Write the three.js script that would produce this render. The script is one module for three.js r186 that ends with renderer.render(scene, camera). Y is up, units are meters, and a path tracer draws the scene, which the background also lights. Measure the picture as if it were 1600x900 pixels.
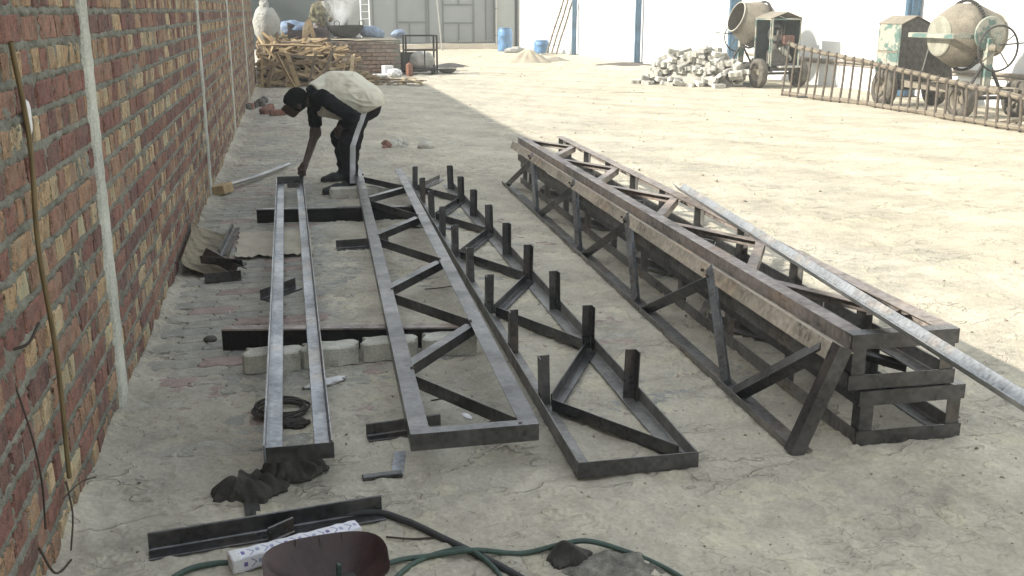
import * as THREE from 'three';
import { mergeGeometries, mergeVertices, toCreasedNormals } from 'three/addons/utils/BufferGeometryUtils.js';
import { MarchingCubes } from 'three/addons/objects/MarchingCubes.js';
import { createNoise2D, createNoise3D } from 'simplex-noise';

// ---------------------------------------------------------------- camera, sky, sun, exposure
const scene = new THREE.Scene();
const camera = new THREE.PerspectiveCamera(31.8, 16 / 9, 0.05, 400);
camera.position.set(0, 1.6, 0);
camera.rotation.order = 'YXZ';
camera.rotation.set(THREE.MathUtils.degToRad(-15.326), THREE.MathUtils.degToRad(-12.06), 0);
camera.updateMatrixWorld(true); camera.updateProjectionMatrix();

const SUN = new THREE.Vector3(-1, 0.56, -0.05).normalize();
{ // hazy winter sky: pale, whiter towards the horizon and round the sun
  const w = 256, h = 128, d = new Float32Array(w * h * 4), v = new THREE.Vector3();
  for (let j = 0; j < h; j++) for (let i = 0; i < w; i++) {
    const phi = ((i + 0.5) / w - 0.5) * 2 * Math.PI, th = ((j + 0.5) / h - 0.5) * Math.PI;
    v.set(Math.cos(th) * Math.cos(phi), Math.sin(th), Math.cos(th) * Math.sin(phi));
    const e = Math.max(0, v.y), k = Math.pow(1 - e, 2.2), a = Math.max(0, v.dot(SUN));
    const glow = 0.10 * Math.pow(a, 3) + 0.55 * Math.pow(a, 14);
    const o = (j * w + i) * 4;
    d[o] = 0.31 + 0.135 * k + glow; d[o + 1] = 0.34 + 0.115 * k + glow * 0.95; d[o + 2] = 0.375 + 0.055 * k + glow * 0.82; d[o + 3] = 1;
  }
  const t = new THREE.DataTexture(d, w, h, THREE.RGBAFormat, THREE.FloatType);
  t.mapping = THREE.EquirectangularReflectionMapping; t.magFilter = THREE.LinearFilter; t.needsUpdate = true;
  scene.background = t; scene.environment = t;
}
const sun = new THREE.DirectionalLight(new THREE.Color(1, 0.945, 0.845), 2.65);
sun.position.copy(SUN).multiplyScalar(40).add(new THREE.Vector3(4, 0, -18));
sun.target.position.set(4, 0, -18); scene.add(sun, sun.target);
sun.castShadow = true; sun.shadow.radius = 1.6; sun.shadow.mapSize.set(4096, 4096);
Object.assign(sun.shadow.camera, { left: -34, right: 34, top: 30, bottom: -30, near: 1, far: 110 });
sun.shadow.camera.updateProjectionMatrix();
const renderer = new THREE.WebGLRenderer({ antialias: true });
renderer.toneMapping = THREE.LinearToneMapping;
renderer.toneMappingExposure = 3.3;
renderer.shadowMap.enabled = true;
renderer.setSize(1024, 576);

// ---------------------------------------------------------------- helpers
const V = (x, y, z) => new THREE.Vector3(x, y, z);
const rng = s => () => { s |= 0; s = s + 0x6D2B79F5 | 0; let t = Math.imul(s ^ s >>> 15, 1 | s); t = t + Math.imul(t ^ t >>> 7, 61 | t) ^ t; return ((t ^ t >>> 14) >>> 0) / 4294967296; };
const N2 = createNoise2D(rng(11)), N3 = createNoise3D(rng(12));
const sstep = (a, b, x) => { const t = Math.min(1, Math.max(0, (x - a) / (b - a))); return t * t * (3 - 2 * t); };
const lerp = (a, b, t) => a + (b - a) * t;
const used = new Map();
function numbered(name) { const n = used.get(name) ?? 0; used.set(name, n + 1); return n ? `${name}_${String(n).padStart(3, '0')}` : name; }
function thing(name, label, category, pos = [0, 0, 0], turn = 0, group) {
  const o = new THREE.Group(); o.name = numbered(name); o.position.set(...pos); o.rotation.y = turn;
  o.userData = { label, category }; if (group) o.userData.group = group; scene.add(o); return o;
}
function part(parent, name, geo, m, kind) {
  const o = new THREE.Mesh(geo, m); o.name = name; o.castShadow = o.receiveShadow = true; parent.add(o);
  if (kind) o.userData.kind = kind; return o;
}
function solo(name, label, category, geo, m, pos = [0, 0, 0], turn = 0, group) {
  const o = part(scene, numbered(name), geo, m); o.position.set(...pos); o.rotation.y = turn;
  o.userData = { label, category }; if (group) o.userData.group = group; return o;
}
function structure(name, geo, m) { const o = part(scene, name, geo, m); o.userData.kind = 'structure'; return o; }
// uv in metres from position and facing
function uvm(g0, s = 1, ox = 0, oy = 0) {
  const g = g0.index ? g0.toNonIndexed() : g0; const p = g.attributes.position, uv = new Float32Array(p.count * 2);
  const a = V(), b = V(), c = V(), n = V();
  for (let i = 0; i < p.count; i += 3) {
    a.fromBufferAttribute(p, i); b.fromBufferAttribute(p, i + 1); c.fromBufferAttribute(p, i + 2);
    n.subVectors(b, a).cross(c.clone().sub(a)); const x = Math.abs(n.x), y = Math.abs(n.y), z = Math.abs(n.z);
    [a, b, c].forEach((q, k) => { let u, v; if (y >= x && y >= z) { u = q.x; v = q.z; } else if (x >= z) { u = q.z; v = q.y; } else { u = q.x; v = q.y; } uv[(i + k) * 2] = (u + ox) * s; uv[(i + k) * 2 + 1] = (v + oy) * s; });
  }
  g.setAttribute('uv', new THREE.BufferAttribute(uv, 2)); return g;
}
const clean = g => { const h = g.index ? g.toNonIndexed() : g; for (const k of Object.keys(h.attributes)) if (!['position', 'normal', 'uv', 'color'].includes(k)) h.deleteAttribute(k); return h; };
const join = (...gs) => mergeGeometries(gs.flat().map(clean));
function xf(g, p = [0, 0, 0], r = [0, 0, 0], s = [1, 1, 1]) { return g.applyMatrix4(new THREE.Matrix4().compose(V(...p), new THREE.Quaternion().setFromEuler(new THREE.Euler(...r)), V(...s))); }
// box with small chamfers between two corners, local
function bx(w, h, d, x = 0, y = 0, z = 0, c = 0) {
  if (!c) return uvm(new THREE.BoxGeometry(w, h, d).translate(x, y, z));
  const hx = w / 2, hy = h / 2, hz = d / 2, pts = [], idx = [];
  const v = {}; let n = 0; const id = (sx, sy, sz, ax) => { const k = `${sx}${sy}${sz}${ax}`; if (v[k] === undefined) { v[k] = n++; pts.push(x + sx * (hx - (ax === 0 ? 0 : c)), y + sy * (hy - (ax === 1 ? 0 : c)), z + sz * (hz - (ax === 2 ? 0 : c))); } return v[k]; };
  const quad = (a, b, cc, dd) => idx.push(a, b, cc, a, cc, dd);
  for (const s of [-1, 1]) {
    const f = s > 0 ? quad : (a, b, cc, dd) => quad(dd, cc, b, a);
    f(id(s, -1, -1, 0), id(s, 1, -1, 0), id(s, 1, 1, 0), id(s, -1, 1, 0));
    f(id(-1, s, -1, 1), id(-1, s, 1, 1), id(1, s, 1, 1), id(1, s, -1, 1));
    f(id(-1, -1, s, 2), id(1, -1, s, 2), id(1, 1, s, 2), id(-1, 1, s, 2));
  }
  for (const a of [-1, 1]) for (const b of [-1, 1]) {
    const f = a * b > 0 ? quad : (p, q, r, s) => quad(s, r, q, p);
    f(id(a, b, 1, 0), id(a, b, -1, 0), id(a, b, -1, 1), id(a, b, 1, 1));
    f(id(1, a, b, 1), id(-1, a, b, 1), id(-1, a, b, 2), id(1, a, b, 2));
    f(id(b, 1, a, 2), id(b, -1, a, 2), id(b, -1, a, 0), id(b, 1, a, 0));
  }
  for (const a of [-1, 1]) for (const b of [-1, 1]) for (const e of [-1, 1]) a * b * e > 0 ? idx.push(id(a, b, e, 0), id(a, b, e, 1), id(a, b, e, 2)) : idx.push(id(a, b, e, 2), id(a, b, e, 1), id(a, b, e, 0));
  const g = new THREE.BufferGeometry(); g.setAttribute('position', new THREE.Float32BufferAttribute(pts, 3)); g.setIndex(idx);
  const o = g.toNonIndexed(); o.computeVertexNormals(); return uvm(o);
}
// basis along p0->p1 with side vector a
function frame(p0, p1, a) { const d = p1.clone().sub(p0), l = d.length(); d.normalize(); const u = a.clone().addScaledVector(d, -a.dot(d)).normalize(); return { d, l, u, w: d.clone().cross(u) }; }
function bar(p0, p1, a, w, h, c = 0) { // rectangular bar: w along a, h across
  const { d, l, u, w: n } = frame(p0, p1, a), g = bx(w, h, l, 0, 0, 0, c);
  return g.applyMatrix4(new THREE.Matrix4().makeBasis(u, n, d).setPosition(p0.clone().add(p1).multiplyScalar(.5)));
}
// rolled steel angle from p0 to p1: corner on the line, one leg along a, the other along b
function angle(p0, p1, a, b, s = .06, t = .006, s2 = s) {
  const { d, l, u } = frame(p0, p1, a); const w = b.clone().addScaledVector(d, -b.dot(d)).addScaledVector(u, -b.dot(u)).normalize();
  const sh = new THREE.Shape(); const r = .004;
  sh.moveTo(0, 0); sh.lineTo(s, 0); sh.lineTo(s, t - .002); sh.lineTo(s - .002, t); sh.lineTo(t + r, t); sh.lineTo(t, t + r); sh.lineTo(t, s2 - .002); sh.lineTo(t - .002, s2); sh.lineTo(0, s2); sh.closePath();
  let g = new THREE.ExtrudeGeometry(sh, { depth: l, bevelEnabled: false, steps: 1 });
  g = uvm(g, 1, p0.x * 3.1 + p0.z, p0.z * 1.7 + p1.x);
  const m = new THREE.Matrix4().makeBasis(u, w, d).setPosition(p0); g.applyMatrix4(m);
  if (m.determinant() < 0) { const p = g.attributes; for (const k in p) { const A = p[k], n = A.itemSize; for (let i = 0; i < A.count; i += 3) for (let q = 0; q < n; q++) { const x = A.array[(i + 1) * n + q]; A.array[(i + 1) * n + q] = A.array[(i + 2) * n + q]; A.array[(i + 2) * n + q] = x; } } }
  g.computeVertexNormals(); return g;
}
function tube(pts, r, seg = 40, rad = 8, closed = false) { return new THREE.TubeGeometry(new THREE.CatmullRomCurve3(pts.map(p => p.isVector3 ? p : V(...p)), closed), seg, r, rad, closed); }
function cyl(p0, p1, r0, r1 = r0, seg = 12) { const { d, l } = frame(p0, p1, Math.abs(p1.y - p0.y) > .9 * p0.distanceTo(p1) ? V(1, 0, 0) : V(0, 1, 0)); const g = new THREE.CylinderGeometry(r1, r0, l, seg, 1); g.applyQuaternion(new THREE.Quaternion().setFromUnitVectors(V(0, 1, 0), d)); return g.translate((p0.x + p1.x) / 2, (p0.y + p1.y) / 2, (p0.z + p1.z) / 2); }
function lathe(pts, seg = 32) { return new THREE.LatheGeometry(pts.map(p => new THREE.Vector2(...p)), seg); }
function lumpy(rx, ry, rz, seed, amp = .15, fr = 2, det = 4, flat = -9) {
  let g = mergeVertices(new THREE.IcosahedronGeometry(1, det).deleteAttribute('normal').deleteAttribute('uv'), 1e-4); const p = g.attributes.position, v = V();
  for (let i = 0; i < p.count; i++) { v.fromBufferAttribute(p, i); const n = N3(v.x * fr + seed, v.y * fr, v.z * fr) * .65 + N3(v.x * fr * 2.3, v.y * fr * 2.3 + seed, v.z * fr * 2.3) * .35; v.multiplyScalar(1 + amp * n); v.set(v.x * rx, Math.max(flat, v.y * ry), v.z * rz); p.setXYZ(i, v.x, v.y, v.z); }
  g.computeVertexNormals(); const h = g.toNonIndexed(); const nn = h.attributes.normal.clone(); uvm(h); h.setAttribute('normal', nn); return h;
}
// signed-distance figures
const cap = (p, a, b, ra, rb) => { const ax = b[0] - a[0], ay = b[1] - a[1], az = b[2] - a[2], px = p[0] - a[0], py = p[1] - a[1], pz = p[2] - a[2]; const t = Math.max(0, Math.min(1, (px * ax + py * ay + pz * az) / (ax * ax + ay * ay + az * az + 1e-9))); return Math.hypot(px - ax * t, py - ay * t, pz - az * t) - (ra + (rb - ra) * t); };
const smin = (a, b, k) => { const h = Math.max(0, k - Math.abs(a - b)) / k; return Math.min(a, b) - h * h * k * .25; };
const bones = (p, list, k = .05) => { let d = 9; for (const [a, b, ra, rb] of list) d = smin(d, cap(p, a, b, ra, rb), k); return d; };
function march(sdf, lo, hi, cell) {
  const ext = Math.max(hi[0] - lo[0], hi[1] - lo[1], hi[2] - lo[2]) / 2 * 1.06, c = [0, 1, 2].map(i => (lo[i] + hi[i]) / 2);
  const size = Math.min(150, Math.ceil(2 * ext / cell) + 4), mc = new MarchingCubes(size, new THREE.MeshStandardMaterial(), false, false, 160000); mc.isolation = 0;
  const half = size / 2;
  for (let z = 0; z < size; z++) for (let y = 0; y < size; y++) for (let x = 0; x < size; x++) mc.field[size * size * z + size * y + x] = -sdf([c[0] + (x - half) / half * ext, c[1] + (y - half) / half * ext, c[2] + (z - half) / half * ext]);
  mc.update(); const n = mc.count, g = new THREE.BufferGeometry(), pos = mc.positionArray.slice(0, n * 3), nor = mc.normalArray.slice(0, n * 3);
  for (let i = 0; i < n; i++) for (let k = 0; k < 3; k++) pos[i * 3 + k] = pos[i * 3 + k] * ext + c[k];
  for (let i = 0; i < n; i++) { const l = Math.hypot(nor[i * 3], nor[i * 3 + 1], nor[i * 3 + 2]) || 1; nor[i * 3] /= l; nor[i * 3 + 1] /= l; nor[i * 3 + 2] /= l; }
  g.setAttribute('position', new THREE.BufferAttribute(pos, 3)); g.setAttribute('normal', new THREE.BufferAttribute(nor, 3)); const nn = g.attributes.normal; uvm(g); g.setAttribute('normal', nn); return g;
}
// ---------------------------------------------------------------- textures
function lattice(n, s) { const r = rng(s), a = new Float32Array(n * n); for (let i = 0; i < a.length; i++) a[i] = r(); return a; }
const lats = new Map();
function pn(u, v, f, s) { const k = f * 1000 + s; let a = lats.get(k); if (!a) lats.set(k, a = lattice(f, k)); const x = u * f, y = v * f, i = Math.floor(x), j = Math.floor(y), fx = x - i, fy = y - j, sx = fx * fx * (3 - 2 * fx), sy = fy * fy * (3 - 2 * fy), i0 = ((i % f) + f) % f, i1 = (i0 + 1) % f, j0 = ((j % f) + f) % f, j1 = (j0 + 1) % f; return lerp(lerp(a[j0 * f + i0], a[j0 * f + i1], sx), lerp(a[j1 * f + i0], a[j1 * f + i1], sx), sy); }
const fb = (u, v, f, o, s) => { let t = 0, a = .5, n = 0; for (let k = 0; k < o; k++) { t += a * pn(u, v, f << k, s + k); n += a; a *= .55; } return t / n; };
function tex(size, fn, srgb = true, rep = 1) {
  const d = new Uint8Array(size * size * 4); for (let j = 0; j < size; j++) for (let i = 0; i < size; i++) { const c = fn(i / size, j / size), o = (j * size + i) * 4; for (let k = 0; k < 3; k++) { let x = Math.min(1, Math.max(0, c[k])); if (srgb) x = x < .0031308 ? x * 12.92 : 1.055 * Math.pow(x, 1 / 2.4) - .055; d[o + k] = x * 255; } d[o + 3] = 255; }
  const t = new THREE.DataTexture(d, size, size); t.wrapS = t.wrapT = THREE.RepeatWrapping; t.magFilter = THREE.LinearFilter; t.minFilter = THREE.LinearMipmapLinearFilter; t.generateMipmaps = true; if (srgb) t.colorSpace = THREE.SRGBColorSpace; t.repeat.set(rep, rep); t.needsUpdate = true; return t;
}
const g3 = x => [x, x, x];
const softC = tex(256, (u, v) => g3(.9 + .3 * (fb(u, v, 3, 5, 251) - .5)));
const grain = tex(512, (u, v) => g3(.50 + .9 * (fb(u, v, 6, 5, 3) - .5) + .45 * (fb(u, v, 90, 2, 9) - .5)), true, 1);        // neutral mottling, multiplies a colour
const grainB = tex(512, (u, v) => g3(fb(u, v, 10, 3, 21) * .55 + fb(u, v, 100, 2, 31) * .45), false, 1);
const grain2 = tex(256, (u, v) => g3(.82 + .5 * (fb(u, v, 5, 5, 261) - .5)));
const rep = (t, r) => { const c = t.clone(); c.repeat.set(r, r); c.needsUpdate = true; return c; };
// sand crust: pale flakes, thin meandering cracks, specks; colour and relief share the same pattern
const crust = (u, v) => {
  const wu = u + .035 * (fb(u, v, 6, 3, 301) - .5), wv = v + .035 * (fb(u, v, 6, 3, 311) - .5);
  const l1 = Math.abs(fb(wu, wv * 2, 6, 4, 321) - .5), l2 = Math.abs(fb(wu, wv * 2, 10, 4, 331) - .5), mk = sstep(.48, .66, fb(u, v, 4, 3, 341)), mk2 = sstep(.5, .66, fb(u, v, 5, 3, 345));
  const crack = Math.max(sstep(.016, .003, l1) * mk, sstep(.014, .003, l2) * mk2 * .8), flake = sstep(.56, .62, fb(wu, wv, 9, 4, 351)) ;
  return { crack, flake, lip: sstep(.05, .016, l1) * mk * (1 - crack) };
};
const sandC = tex(1024, (u, v) => { const c = crust(u, v), a = fb(u, v, 4, 6, 41), b = fb(u, v, 130, 2, 51), q = pn(u, v, 180, 61), sp = q > .955 ? -.3 : q < .03 ? .16 : 0; const m = .80 + .42 * (a - .5) + .26 * (b - .5) + sp - .075 * c.crack + .085 * c.flake + .04 * c.lip; return [m, m * .993, m * (.965 - .05 * c.flake)]; });
const sandB = tex(1024, (u, v) => { const c = crust(u, v), a = fb(u, v, 16, 4, 71), b = fb(u, v, 120, 2, 81); return g3(.2 + .30 * a + .12 * b + .22 * c.flake + .2 * c.lip - .22 * c.crack); }, false);
const steelC = tex(512, (u, v) => { const a = fb(u, v, 9, 6, 91), s = fb(u, v, 120, 1, 97), st = pn(u, v, 30, 101) * pn(u, v * 3, 64, 103); const m = .62 + .75 * (a - .5) + .3 * (s - .5) - (st > .62 ? .2 : 0); const rust = sstep(.58, .74, fb(u, v, 6, 6, 107)); return [m * (1 + .14 * rust), m * (1 + .01 * rust), m * (1 - .1 * rust)]; });
const steelR = tex(512, (u, v) => g3(.6 + .8 * (fb(u, v, 11, 6, 111) - .5)), false);
const brickC = tex(512, (u, v) => { const a = fb(u, v, 10, 5, 121), b = fb(u, v, 70, 3, 125), st = fb(u * 1, v, 28, 2, 128), pit = pn(u, v, 60, 129) > .86 ? -.3 : 0, sm = sstep(.56, .68, fb(u, v, 6, 5, 131)), m = .80 + 1.0 * (a - .5) + .7 * (b - .5) + .3 * (st - .5) + pit; return [lerp(m, .62, sm * .6), lerp(m, .85, sm * .6), lerp(m, .95, sm * .55)]; });
const mortC = tex(512, (u, v) => { const a = fb(u, v, 6, 5, 141), b = fb(u, v, 80, 2, 145); const m = .8 + .55 * (a - .5) + .5 * (b - .5) - (pn(u, v, 70, 149) > .9 ? .25 : 0); return [m, m, m * .97]; });
const woodC = tex(512, (u, v) => { const w = fb(u, v * 1, 4, 3, 151) * 3 + u * 22, r = Math.abs((w % 1 + 1) % 1 - .5) * 2, f = fb(u * 1, v, 128, 1, 155); const m = .62 + .28 * r + .3 * (f - .5) + .5 * (fb(u, v, 5, 4, 159) - .5); return [m, m * .97, m * .92]; });
const paintC = tex(512, (u, v) => { const a = fb(u, v, 5, 6, 161), c = sstep(.42, .52, a), d = .75 + .5 * (fb(u, v, 40, 3, 165) - .5); return [lerp(.12, .40, c) * d, lerp(.20, .385, c) * d, lerp(.175, .315, c) * d]; });
const clothB = tex(256, (u, v) => g3(.5 + .25 * Math.sin(u * Math.PI * 128) * .5 + .25 * Math.sin(v * Math.PI * 128) * .5 + .6 * (fb(u, v, 8, 4, 171) - .5)), false);

const std = (r, g, b, o = {}) => new THREE.MeshStandardMaterial({ color: new THREE.Color().setRGB(r, g, b), roughness: .9, metalness: 0, ...o });
const matte = (r, g, b, o = {}) => new THREE.MeshPhysicalMaterial({ color: new THREE.Color().setRGB(r, g, b), roughness: 1, metalness: 0, specularIntensity: .25, ...o });
const M = {
  sand: std(.46, .422, .345, { map: rep(sandC, .72), bumpMap: rep(sandB, .72), bumpScale: .018, vertexColors: true, roughness: 1 }),
  mortar: std(.205, .208, .18, { map: rep(mortC, 2.2), bumpMap: rep(grainB, 5), bumpScale: .006, roughness: 1, vertexColors: true }),
  strip: std(.50, .51, .46, { map: rep(mortC, 1.7), bumpMap: rep(grainB, 4), bumpScale: .004 }),
  steel: std(.165, .163, .165, { map: rep(steelC, .55), metalness: .9, roughness: .58, roughnessMap: rep(steelR, .7), bumpMap: rep(grainB, 6), bumpScale: .0006 }),
  steelBlue: std(.38, .40, .43, { map: rep(steelC, .6), metalness: .9, roughness: .62, roughnessMap: rep(steelR, .7), bumpMap: rep(grainB, 6), bumpScale: .0005 }),
  steelPale: std(.56, .48, .375, { map: rep(steelC, .5), metalness: .1, roughness: .95, bumpMap: rep(grainB, 6), bumpScale: .0008 }),
  steelDust: std(.40, .345, .31, { map: rep(steelC, .5), metalness: .35, roughness: .95, roughnessMap: rep(steelR, 1.5), bumpMap: rep(grainB, 6), bumpScale: .0008 }),
  steelMid: std(.27, .26, .245, { map: rep(steelC, .5), metalness: .55, roughness: .9, roughnessMap: rep(steelR, .7), bumpMap: rep(grainB, 6), bumpScale: .0008 }),
  steelBlack: matte(.022, .02, .019, { map: rep(steelC, 1.2), roughness: .9, bumpMap: rep(grainB, 4), bumpScale: .002 }),
  galv: std(.44, .455, .465, { map: rep(steelC, .8), metalness: .55, roughness: .7, roughnessMap: rep(steelR, .8), bumpMap: rep(grainB, 5), bumpScale: .0006 }),
  concrete: std(.50, .485, .43, { map: rep(mortC, 2.6), bumpMap: rep(grainB, 6), bumpScale: .004 }),
  rubber: std(.09, .083, .072, { map: rep(grain, 2), roughness: .95 }),
  tyreDust: std(.17, .15, .12, { map: rep(grain, 2.5), bumpMap: rep(grainB, 3), bumpScale: .004 }),
  mixer: std(1, 1, 1, { map: rep(paintC, 1.2), roughness: .75 }),
  teal: std(.055, .085, .085, { map: rep(grain, 2), roughness: .7 }),
  drum: std(.27, .235, .185, { map: rep(mortC, 1.3), bumpMap: rep(grainB, 3), bumpScale: .006 }),
  discPaint: std(.33, .32, .265, { map: rep(mortC, 1.6), bumpMap: rep(grainB, 3), bumpScale: .004 }),
  drumIn: std(.20, .18, .15, { map: rep(mortC, 1.3) }),
  ironDark: std(.10, .095, .085, { map: rep(grain, 3), metalness: .3, roughness: .75 }),
  engine: std(.17, .16, .14, { map: rep(grain, 4), metalness: .3, roughness: .7 }),
  tank: std(.20, .085, .06, { map: rep(grain, 3), roughness: .7 }),
  bamboo: std(.34, .285, .21, { map: rep(grain, 3), bumpMap: rep(grainB, 3), bumpScale: .004 }),
  rung: std(.16, .128, .095, { map: rep(grain, 3), bumpMap: rep(grainB, 4), bumpScale: .003 }),
  white: std(.74, .75, .74, { map: rep(tex(256, (u, v) => g3(.97 + .10 * (fb(u, v, 4, 5, 181) - .5)))  , .35), roughness: .95 }),
  ledge: std(.36, .31, .27, { map: rep(mortC, 1) }),
  bluePaint: std(.10, .22, .34, { map: rep(grain, .8), roughness: .55 }),
  barrel: std(.13, .33, .62, { map: rep(grain, 1.5), roughness: .5 }),
  gate: std(.245, .265, .262, { map: rep(softC, .35), roughness: .7, metalness: .1 }),
  gateBar: std(.11, .12, .118, { map: rep(softC, .8), roughness: .7 }),
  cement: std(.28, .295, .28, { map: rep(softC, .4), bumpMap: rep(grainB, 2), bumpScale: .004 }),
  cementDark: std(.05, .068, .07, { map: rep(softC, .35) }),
  sack: std(.58, .57, .52, { map: rep(grain2, 1.1), bumpMap: rep(grainB, .9), bumpScale: .09 }),
  tarp: std(.30, .40, .55, { map: rep(grain, 1.3), roughness: .6 }),
  tarpBrown: std(.085, .06, .052, { map: rep(grain, 1.5) }),
  wok: std(.045, .048, .046, { map: rep(grain, 2), metalness: .4, roughness: .6 }),
  fabricDark: std(.075, .07, .06, { map: rep(grain, 5), bumpMap: rep(clothB, 14), bumpScale: .001, roughness: 1 }),
  paper: std(.72, .72, .72, { map: rep(softC, 5), bumpMap: rep(grainB, 6), bumpScale: .004 }),
  card: std(.34, .29, .20, { map: rep(grain, 2.5), roughness: 1 }),
  maroon: std(.06, .026, .025, { map: rep(grain, 5), roughness: .5, bumpMap: rep(grainB, 8), bumpScale: .0008, side: THREE.DoubleSide }),
  hose: std(.045, .045, .046, { map: rep(grain, 6), roughness: .7 }),
  hoseGreen: std(.06, .115, .088, { map: rep(grain, 8), roughness: .6 }),
  skin: std(.078, .042, .028, { map: rep(grain, 6), roughness: .6 }),
  hair: matte(.010, .0095, .0095, { bumpMap: rep(clothB, 10), bumpScale: .004 }),
  vest: std(.62, .595, .49, { map: rep(tex(256, (u, v) => { const m = .92 + .3 * (fb(u, v, 3, 4, 231) - .5), d = sstep(.55, .75, fb(u, v, 4, 5, 236)) * .35; return [m - d * .8, m - d * .9, m - d]; }), 1.3), bumpMap: rep(clothB, 8), bumpScale: .0015, roughness: 1 }),
  tee: matte(.018, .018, .02, { map: rep(grain, 4) }),
  pants: matte(.023, .02, .024, { map: rep(grain, 4), bumpMap: rep(clothB, 8), bumpScale: .001 }),
  stripe: std(.42, .42, .43, { map: rep(softC, 5), roughness: .95 }),
  shoe: std(.02, .02, .022, { map: rep(grain, 6), roughness: .7 }),
  rustWire: std(.08, .055, .04, { map: rep(grain, 6), roughness: .8 }),
  cane: std(.25, .18, .075, { map: rep(grain, 4), roughness: .7 }),
  weld: std(.07, .055, .045, { metalness: .4, roughness: .7 }),
};

// ---------------------------------------------------------------- ground
function groundH(x, z) {
  const far = sstep(-10, -26, z);
  let h = N2(x * .8, z * .8 + 3) * .005 + N2(x * 3.1 + 7, z * 3.6) * .0048 * (1 + far * 1.5) + N2(x * 8, z * 10 + 9) * .0028;
  const r = 1 - Math.abs(N2(x * 4.2 + 20, z * 6.5 + N2(x * 2, z * 2) * .6)); h += Math.pow(r, 7) * .008;
  if (z > -14 && x < 4) { const wx = x + .05 * N2(x * 5, z * 5), wz = z + .05 * N2(x * 5 + 8, z * 5 + 4), k = .4 + .6 * sstep(-.2, .5, N2(x * 1.3, z * 1.3 + 80)); h += k * (.009 * Math.pow(1 - Math.abs(N2(wx * 6.5, wz * 13)), 5) - .007 * Math.pow(1 - Math.abs(N2(wx * 5 + 60, wz * 11 + 2)), 9) + .0018 * N2(x * 22, z * 26)); }
  h += .05 * Math.exp(-Math.max(0, x + .77) / .05) * (.6 + .5 * N2(z * 2.3, 4)) * (x > -.85 && z > -23.5 ? 1 : 0);
  h += .004 + .003 * sstep(-.1, 1.2, x) - .009 * sstep(.35, -.1, x) * sstep(-4.0, -4.6, z) + .007 * sstep(-8.6, -10.5, z) * sstep(2.9, 2.2, x);
  if (x > 3) h += N2(x * 1.1, z * 1.1) * .012 * sstep(3, 5, x);
  return h;
}
{
  const xs = [], zs = []; let x = -.9; while (x < 3.1) { xs.push(x); x += .0165; } let s = .0165; while (x < 70) { xs.push(x); s = Math.min(s * 1.045, 6); x += s; }
  x = -.9; s = .03; while (x > -60) { x -= s; s = Math.min(s * 1.25, 8); xs.unshift(x); }
  let z = -2.1; while (z > -10.5) { zs.push(z); z -= .0165; } s = .0165; while (z > -100) { zs.push(z); s = Math.min(s * 1.018, 5); z -= s; }
  z = -2.1; s = .05; while (z < 40) { z += s; s = Math.min(s * 1.3, 6); zs.unshift(z); }
  const nx = xs.length, nz = zs.length, p = new Float32Array(nx * nz * 3), c = new Float32Array(nx * nz * 3), uv = new Float32Array(nx * nz * 2), idx = [];
  for (let j = 0; j < nz; j++) for (let i = 0; i < nx; i++) {
    const k = j * nx + i, X = xs[i], Z = zs[j]; p.set([X, groundH(X, Z), Z], k * 3); uv.set([X, Z], k * 2);
    // cement dust (grey) against clean sand (tan), damp stains
    const grey = Math.min(1, Math.max(0, sstep(1.4, -.6, X + N2(X * .7, Z * .5) * .7) * .75 + N2(X * 1.6 + 30, Z * 1.3) * .22)) * sstep(-24, -18, Z);
    const m = 1 + .10 * N2(X * .55, Z * .45 + 50) + .07 * N2(X * 2.3, Z * 2.7) + .06 * N2(X * 7, Z * 8) - .16 * sstep(.35, .75, N2(X * .8 + 90, Z * 1.1) * .6 + N2(X * 5, Z * 6 + 33) * .4);
    const farT = sstep(2.5, 6, X + N2(X * .4, Z * .4)); 
    c.set([m * lerp(1, .80, grey) * lerp(1, 1.1, farT), m * lerp(1, .83, grey) * lerp(1, 1.08, farT), m * lerp(1, .88, grey) * lerp(1, 1.03, farT)], k * 3);
  }
  for (let j = 0; j < nz - 1; j++) for (let i = 0; i < nx - 1; i++) { const a = j * nx + i, b = a + 1, d = a + nx, e = d + 1; idx.push(a, b, d, b, e, d); }
  const g = new THREE.BufferGeometry(); g.setAttribute('position', new THREE.BufferAttribute(p, 3)); g.setAttribute('color', new THREE.BufferAttribute(c, 3)); g.setAttribute('uv', new THREE.BufferAttribute(uv, 2)); g.setIndex(idx); g.computeVertexNormals();
  structure('ground', g, M.sand);
}
const inView = (x, y, z) => { const v = V(x, y, z).project(camera); return Math.abs(v.x) < 1.02 && Math.abs(v.y) < 1.03 && v.z < 1; };
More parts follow.
